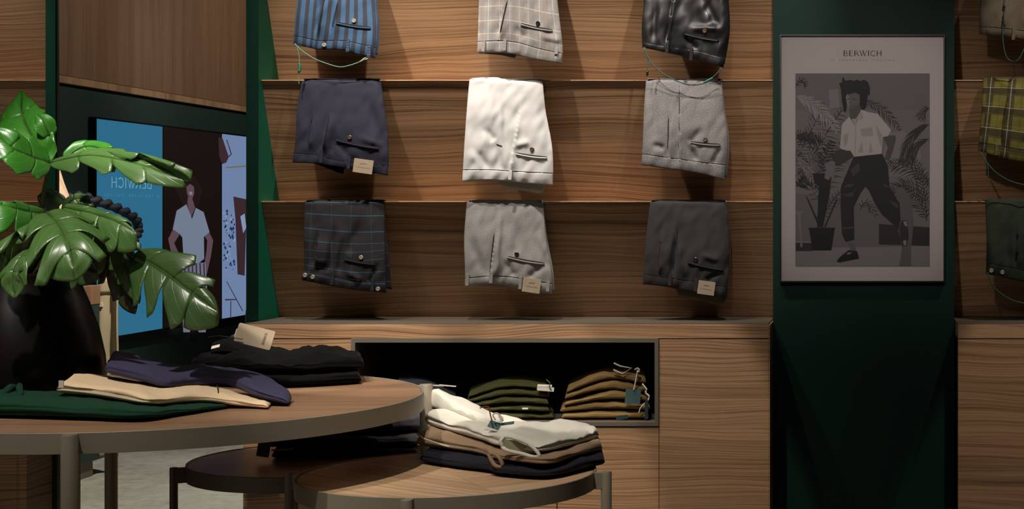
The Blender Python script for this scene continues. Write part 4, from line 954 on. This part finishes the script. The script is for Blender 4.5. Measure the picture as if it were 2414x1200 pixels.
def leaf(mid, halfw, lat, droop, mat, seed=0, lobes=5, slit=.55, asym=1.0, curl=.0, tilt=0.0):
    """mid: (px,py,Y) midrib points base to tip. halfw px. lat: direction of leaf's left-hand side (vector), droop: edge droop (m)"""
    rnd = random.Random(seed)
    mid = [(p[0], p[1], p[2]*1.055) for p in mid]
    mp = catmull([tuple(at(*p)) for p in mid], 61); Y = mid[0][2]; hw = halfw*Y/F
    lat = Vector(lat).normalized()
    V = []; UV = []; Fc = []
    ln = sum((Vector(mp[i+1])-Vector(mp[i])).length for i in range(60))
    def shape(s): # half width profile along midrib
        return hw*(max(0, math.sin(math.pi*min(1, (s*.86+.14)))**.75)*(1.1-.35*s))
    NL = 9
    for side in (1, -1):
        k_as = asym if side == 1 else 1
        cuts = [0]+[(i+1)/lobes+rnd.uniform(-.03, .03) for i in range(lobes-1)]+[1.0]
        for li in range(lobes):
            a, b = cuts[li], cuts[li+1]; nseg = 9
            base = len(V)
            for i in range(nseg+1):
                f = i/nseg; s0 = a+(b-a)*f
                for j in range(NL+1):
                    g = j/NL
                    # lobe narrows beyond the slit start
                    out = max(0, (g-(1-slit))/slit)
                    nar = 1-(.42*out**.8+ .40*out**4)
                    if li == lobes-1: nar = 1-(.2*out)
                    s = (a+b)/2+(s0-(a+b)/2)*nar
                    if g == 0: s = s0
                    sweep = .26*g**1.5*(1 if li < lobes-1 else .05)
                    ss = min(1, max(0, s))
                    c = Vector(mp[min(60, int(ss*60))]); c2 = Vector(mp[min(60, int(ss*60)+1)]); fr2 = ss*60-int(ss*60); c = c*(1-fr2)+c2*fr2
                    tdir = (Vector(mp[min(60, int(ss*60)+2)])-Vector(mp[max(0, int(ss*60)-2)])).normalized()
                    la = (lat-tdir*lat.dot(tdir)).normalized(); nrm = tdir.cross(la).normalized()
                    if nrm.z < 0: nrm = -nrm
                    wdt = shape((a+b)/2*.6+s0*.4 if li < lobes-1 else s0)*k_as
                    edge_r = 1-.16*out*(2*f-1)**2
                    p = c+la*side*wdt*g*edge_r+tdir*ln*sweep*.55
                    dr = droop*(1+.25*math.sin(li*2.1+seed))
                    p += nrm*(.05*hw*math.sin(math.pi*min(1, g*1.2))+curl*g*g*side)
                    p += Vector((0, 0, -1))*dr*g**2.2
                    p += nrm*(.025*hw*math.sin(f*math.pi)*g) + nrm*.02*hw*noise.noise(Vector((s*7+seed, g*4*side, seed)))
                    V.append(p); UV.append((s+.0*g, .5+side*g*.5))
            for i in range(nseg):
                for j in range(NL):
                    q0 = base+i*(NL+1)+j; Fc.append((q0, q0+1, q0+NL+2, q0+NL+1))
    o = mesh_obj('leaf', V, Fc, mat, pl_t, True, UV)
    md = o.modifiers.new('solid', 'SOLIDIFY'); md.thickness = .0012
    mr = MB().tube([Vector(p)+Vector((0, -.0012, .0)) for p in mp[::4]], [.0026*(1-i/17) for i in range(16)], 6).build('midrib', STEM, o, True)
    return o
Yv = vy_
def stem(pts, r=.005):
    P = catmull([tuple(at(p[0], p[1], p[2]*1.055 if p[2] != vy_ else p[2])) for p in pts], 18); MB().tube(P, [r*(1-.4*i/18) for i in range(18)], 8).build('stem', STEM, pl_t, True)
# upper leaf: a back half rising at the left, a front half arching right
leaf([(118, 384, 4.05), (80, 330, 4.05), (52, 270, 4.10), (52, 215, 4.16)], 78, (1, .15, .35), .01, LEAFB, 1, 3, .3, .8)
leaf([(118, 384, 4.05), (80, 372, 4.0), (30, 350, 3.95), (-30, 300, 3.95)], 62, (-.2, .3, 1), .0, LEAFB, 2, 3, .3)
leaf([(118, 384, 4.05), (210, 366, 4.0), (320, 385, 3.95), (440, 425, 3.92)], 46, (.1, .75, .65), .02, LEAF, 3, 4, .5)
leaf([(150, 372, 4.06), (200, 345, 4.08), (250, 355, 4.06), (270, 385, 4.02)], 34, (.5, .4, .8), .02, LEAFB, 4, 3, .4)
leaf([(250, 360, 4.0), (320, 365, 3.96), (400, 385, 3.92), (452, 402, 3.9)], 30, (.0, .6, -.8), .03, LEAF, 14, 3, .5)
leaf([(118, 320, 4.05), (108, 300, 4.04), (98, 280, 4.04), (84, 268, 4.05)], 26, (.6, .2, .7), .0, LEAFB, 30, 1, .1)
# centre leaf
leaf([(112, 500, 3.98), (140, 530, 3.90), (160, 575, 3.84), (176, 632, 3.82)], 105, (1, 0, .05), .045, LEAF, 5, 4, .62)
# right upper shading leaf
leaf([(150, 488, 4.06), (210, 500, 4.02), (270, 520, 3.98), (322, 548, 3.96)], 52, (.3, .5, .8), .05, LEAF, 6, 4, .6)
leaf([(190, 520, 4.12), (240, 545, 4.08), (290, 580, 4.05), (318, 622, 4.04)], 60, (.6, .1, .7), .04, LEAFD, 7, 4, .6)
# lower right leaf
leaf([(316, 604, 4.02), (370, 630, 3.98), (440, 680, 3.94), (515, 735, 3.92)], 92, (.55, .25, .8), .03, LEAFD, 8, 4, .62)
# dark brown leaf
leaf([(235, 590, 4.16), (265, 630, 4.12), (295, 670, 4.1), (320, 722, 4.08)], 44, (.7, 0, .6), .02, LEAFBR, 9, 3, .5)
leaf([(262, 560, 4.08), (285, 600, 4.05), (305, 640, 4.03), (330, 700, 4.02)], 36, (.8, 0, .4), .02, LEAFD, 15, 3, .5)
# left leaves
leaf([(105, 505, 4.02), (60, 498, 3.95), (20, 488, 3.9), (-40, 470, 3.88)], 48, (-.1, .5, .8), .03, LEAFB, 10, 4, .5)
leaf([(90, 535, 4.0), (60, 545, 3.92), (20, 570, 3.86), (-30, 610, 3.84)], 62, (.4, .2, .9), .05, LEAF, 11, 4, .6)
leaf([(80, 580, 3.9), (50, 605, 3.84), (32, 640, 3.82), (34, 690, 3.82)], 48, (1, 0, .3), .02, LEAF, 12, 3, .5)
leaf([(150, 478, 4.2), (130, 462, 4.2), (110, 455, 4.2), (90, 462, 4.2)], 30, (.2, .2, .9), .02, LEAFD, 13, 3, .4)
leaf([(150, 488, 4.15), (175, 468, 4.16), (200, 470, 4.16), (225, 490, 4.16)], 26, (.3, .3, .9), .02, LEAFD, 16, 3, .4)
leaf([(140, 640, 4.0), (120, 645, 3.97), (105, 652, 3.95), (86, 656, 3.94)], 11, (0, .6, .8), .004, LEAFB, 17, 3, .3)
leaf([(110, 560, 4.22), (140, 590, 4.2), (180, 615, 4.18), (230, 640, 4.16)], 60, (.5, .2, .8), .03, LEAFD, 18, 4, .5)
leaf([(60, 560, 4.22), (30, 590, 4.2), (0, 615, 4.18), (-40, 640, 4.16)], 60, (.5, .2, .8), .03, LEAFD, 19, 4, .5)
stem([(55, 660, vy_), (88, 560, 4.1), (100, 470, 4.07), (118, 384, 4.05)], .0075)
stem([(58, 660, vy_), (80, 580, 4.1), (112, 500, 3.98)], .006)
stem([(62, 660, vy_), (120, 560, 4.15), (150, 488, 4.06)], .005)
stem([(66, 660, vy_), (150, 590, 4.2), (190, 520, 4.12)], .005)
stem([(66, 660, vy_), (190, 600, 4.2), (260, 580, 4.1), (316, 604, 4.02)], .006)
stem([(66, 660, vy_), (150, 600, 4.2), (235, 590, 4.16)], .005)
stem([(66, 660, vy_), (180, 570, 4.15), (262, 560, 4.08)], .005)
stem([(52, 660, vy_), (70, 580, 4.1), (105, 505, 4.02)], .005)
stem([(50, 660, vy_), (60, 590, 4.1), (90, 535, 4.0)], .005)
stem([(48, 660, vy_), (60, 610, 4.1), (80, 580, 3.9)], .004)
stem([(60, 660, vy_), (130, 540, 4.2), (150, 478, 4.2)], .004)
stem([(64, 660, vy_), (120, 652, 4.08), (140, 640, 4.0)], .003)
stem([(60, 660, vy_), (90, 600, 4.24), (110, 560, 4.22)], .004)
stem([(54, 660, vy_), (56, 600, 4.24), (60, 560, 4.22)], .004)

# ------------------------------------------------------------------ left wall, seen in the mirror: three lit screens
def emis(name, col, s=1.0):
    m = bpy.data.materials.new(name); m.use_nodes = True; b = m.node_tree.nodes['Principled BSDF']
    b.inputs['Base Color'].default_value = (.01, .01, .01, 1); b.inputs['Roughness'].default_value = .3
    b.inputs['Emission Color'].default_value = col; b.inputs['Emission Strength'].default_value = s; return m
XS = XL+.05
def mz(py, px): return mir(px, py, XS).z
ZT, ZBt = mir(228, 280, XS).z, mir(228, 800, XS).z
def my(px): return mir(px, 500, XS).y
scr = []
EB = emis('screen_blue', s2l((44, 104, 136)), 1.15); ED = emis('screen_brown', s2l((24, 13, 10)), 1.0); EL = emis('screen_street', s2l((112, 130, 168)), 1.1)
for (pa, pb_, em, lab) in ((229, 383, EB, 'lit blue portrait screen on the left wall, seen in the mirror'), (386, 521, ED, 'portrait screen showing a person in a white polo shirt, seen in the mirror'), (524, 690, EL, 'lit screen with a pale street scene at the mirror edge')):
    ya, yb_ = my(pa), my(pb_)
    t = thing('wall_screen', lab, 'screen', (XS, (ya+yb_)/2, ZBt), 'screens on the left wall')
    y0_, y1_ = min(ya, yb_), max(ya, yb_)
    box('casing', BLKMET, XL+.001, XS-.002, y0_-.006, y1_+.006, ZBt-.014, ZT+.012, t, .003)
    box('display', em, XS-.002, XS, y0_, y1_, ZBt, ZT, t); scr.append(t)
def sp(polys, mat, lay, parent, name='screen_shape'):
    m = MB()
    for poly in polys:
        CNT[0] += 1; m.add([mir(p[0], p[1], XS+.0004+.0003*lay+(CNT[0] % 30)*.000009) for p in poly], [tuple(range(len(poly)))])
    return mesh_obj(name, m.v, m.f, mat, parent)
# lettering on the blue screen reads properly in the room (mirrored in the reflection)
def plS(px, py):
    c = mir(px, py, XS+.0006)
    return lambda s, t: c+Vector((0, s, t))
wS = abs(my(262)-my(350)); EW = emis('screen_text', s2l((120, 175, 200)), 1.0); EW2 = emis('screen_text_dim', s2l((70, 140, 165)), 1.0)
lettering('BERWICH', plS(358, 445), abs(my(262)-my(358)), .062, EW, scr[0], 'screen_title')
lettering('IL PANTALONE ITALIANO', plS(376, 466), abs(my(245)-my(376)), .020, EW2, scr[0], 'screen_subtitle', gap=.6, weight=1.3)
def c2(L): return [(x/3, 450+y/3) for x, y in L]
ESK = emis('screen_skin', s2l((98, 74, 84)), 1); ESH = emis('screen_shirt', s2l((122, 130, 152)), 1); EHA = emis('screen_hair', s2l((30, 18, 18)), 1); EST = emis('screen_stripe', s2l((116, 112, 134)), 1); ESD = emis('screen_stripe_dark', s2l((52, 42, 58)), 1); EF = emis('screen_face_light', s2l((150, 125, 140)), 1); EGL = emis('screen_glow', s2l((34, 22, 20)), 1)
sp([c2([(1240, -20), (1290, -90), (1380, -100), (1430, 0), (1400, 110), (1300, 110)])], EGL, 0, scr[1])
sp([c2([(1310, -55), (1330, -80), (1370, -80), (1392, -40), (1398, 60), (1390, 150), (1366, 150), (1352, 70), (1320, 20)])], EHA, 1, scr[1])
sp([c2([(1318, -30), (1345, -50), (1372, -30), (1374, 20), (1358, 60), (1338, 50), (1322, 20)]), c2([(1325, 90), (1330, 40), (1362, 60), (1380, 120), (1350, 190)])], ESK, 2, scr[1])
sp([c2([(1335, 8), (1360, 4), (1360, 28), (1344, 30)])], EF, 3, scr[1])
sp([c2([(1225, 270), (1190, 340), (1205, 410), (1262, 560), (1310, 560), (1300, 520), (1232, 370), (1275, 300)]), c2([(1478, 290), (1508, 350), (1492, 460), (1462, 590), (1438, 560), (1462, 420), (1466, 350), (1440, 310)])], ESK, 2, scr[1])
sp([c2([(1250, 140), (1318, 95), (1340, 150), (1358, 200), (1385, 120), (1440, 150), (1482, 292), (1442, 325), (1444, 480), (1400, 515), (1300, 505), (1290, 330), (1272, 305), (1222, 272)])], ESH, 3, scr[1])
sp([c2([(1290, 508), (1455, 508), (1465, 700), (1455, 1000), (1405, 1000), (1378, 880), (1342, 1000), (1296, 1000), (1285, 650)])], EST, 3, scr[1])
for k in range(6):
    xx = 1302+k*27; sp([c2([(xx, 512), (xx+9, 512), (xx+12+k*1.5, 740), (xx+2+k*1.5, 740)])], ESD, 4, scr[1])
sp([c2([(1330, 512), (1350, 510), (1345, 540), (1335, 540)])], ESK, 4, scr[1])
# right screen content
EBR = emis('screen_brick', s2l((62, 40, 46)), 1); EDB = emis('screen_blue_dark', s2l((34, 52, 92)), 1); EWH = emis('screen_pale', s2l((140, 155, 190)), 1); EYE_ = emis('screen_yellow', s2l((120, 112, 70)), 1)
sp([c2([(1545, -380), (1575, -370), (1618, -240), (1600, -200), (1570, -190), (1550, -250)])], EBR, 1, scr[2])
sp([c2([(1600, -360), (1606, -362), (1640, -260), (1600, -220), (1596, -225), (1632, -262)])], EBR, 1, scr[2])
sp([c2([(1590, -168), (1745, -180), (1745, -170), (1600, -160)])], EYE_, 1, scr[2])
sp([c2([(1650, 40), (1745, 60), (1745, 120), (1730, 600), (1680, 590), (1665, 200)])], EBR, 1, scr[2])
sp([c2([(1700, 180), (1730, 160), (1742, 260), (1720, 300)])], EWH, 2, scr[2])
rs = random.Random(3)
for k in range(60):
    x = rs.uniform(1582, 1660); y = rs.uniform(130, 560); r = rs.uniform(5, 16)
    sp([c2([(x-r*.6, y), (x, y-r), (x+r*.6, y), (x, y+r)])], EDB if k % 3 else EWH, 2+k % 2, scr[2])
sp([c2([(1592, 765), (1670, 765), (1670, 772), (1592, 775)]), c2([(1600, 640), (1606, 640), (1720, 850), (1714, 852)]), c2([(1630, 780), (1636, 780), (1634, 900), (1628, 900)])], EBR, 3, scr[2])

# display stand on the left wall with hanging trousers and a bag (seen in the mirror)
XB = -4.37
yfar = mir(235, 1110, XB).y; zt1 = mir(235, 672, XB).z; zt0 = mir(235, 716, XB).z
st = thing('display_stand', 'dark green display stand with walnut top seen in the mirror behind the vase', 'display stand', ((XL+XB)/2, yfar+.5, 0))
box('stand_body', GREEN_W, XL+.002, XB, yfar, yfar+1.3, .09, zt0-.001, st, .002)
box('stand_top', W_VERT, XL+.002, XB+.003, yfar-.003, yfar+1.303, zt0, zt1, st, .002)
box('plinth', METAL_D, XL+.002, XB-.02, yfar+.04, yfar+1.28, 0, .089, st)
box('hook', CARDW, XB-.02, XB+.012, yfar-.03, yfar-.003, mir(230, 724, XB).z, mir(230, 715, XB).z, st)
# hanging beige trousers beside the stand
ht = thing('hanging_trousers', 'beige linen trousers hanging from the green stand, seen in the mirror', 'trousers', (XB+.02, yfar-.05, zt1))
yq = yfar-.035
def hp(u, v):
    Yvv = 2*YM-yq; xa = -(VX-(236+2*v))*Yvv/F; xb = -(VX-(281-1*math.cos(v*6)))*Yvv/F
    xx = xa+(xb-xa)*u; zz = EYE-((655+v*420)-VY)*Yvv/F
    return Vector((xx, yq+.012*math.sin(u*7+v*2)-.02*math.sin(math.pi*u)+.006*noise.noise(Vector((u*3, v*6, 1))), zz))
sheet('trouser_leg', hp, 24, 60, .02, C_BEIGE, ht)
sheet('waistband', lambda u, v: hp(u, v*.09)+Vector((0, .022, 0)), 12, 4, .004, C_BEIGE, ht)
# black bag with twisted handle on the stand
bg = thing('shoulder_bag', 'black bag with thick twisted handle on the green stand, seen in the mirror', 'bag', (XB-.14, yfar+.2, zt1))
yb0 = yfar+.18
m = MB()
for (zz0, zz1, dw) in ((0, .05, 0), (.05, .10, .006), (.10, .15, .0)):
    m.box(XL+.04, XB-.03+dw, yb0-.16-dw, yb0+.22+dw, zt1+zz0+.001, zz1+zt1)
m.build('bag_body', pbr('black_leather', (.012, .012, .016), .45), bg, False, .02)
Xh = XB-.08
hpts = [mir(*p, Xh) for p in ((120, 560), (140, 490), (180, 464), (230, 474), (280, 492), (318, 515), (327, 540), (316, 565), (300, 600), (280, 650), (262, 665))]
hc = catmull([tuple(p) for p in hpts], 90)
for ph in (0, math.pi):
    tp = []
    for i, p in enumerate(hc):
        a = i*.75+ph; tp.append(Vector(p)+Vector((math.cos(a)*.014, 0, 0))+Vector((0, 0, math.sin(a)*.014)))
    MB().tube(tp, .019, 8).build('handle_strand', pbr('black_rope', (.018, .018, .026), .6), bg, True)
# wooden dress form at the mirror's left edge
bx = mir(118, 560, -4.25)
bf = thing('display_bust', 'pale wooden display bust at the left edge of the mirror reflection', 'display bust', (-4.3, yfar+.62, zt1))
yb2 = yfar+.62
k_ = (2*YM-yb2)/F
def zb_(py): return EYE-(py-VY)*k_
cxb = -(VX-100)*k_
WB = wood('bust_wood', vertical=True, light=(.5, .34, .22), mid=(.42, .27, .17), dark=(.3, .18, .1))
m = MB().lathe(cxb, yb2, [(.10, zt1+.002), (.17, zt1+.01), ((195-100)*k_, zb_(560)), ((178-100)*k_, zb_(512)), ((160-100)*k_, zb_(470)), ((146-100)*k_, zb_(430)), ((136-100)*k_, zb_(395)), (.06, zb_(380)), (.045, zb_(350))], 32)
m.build('torso', WB, bf, 'auto')
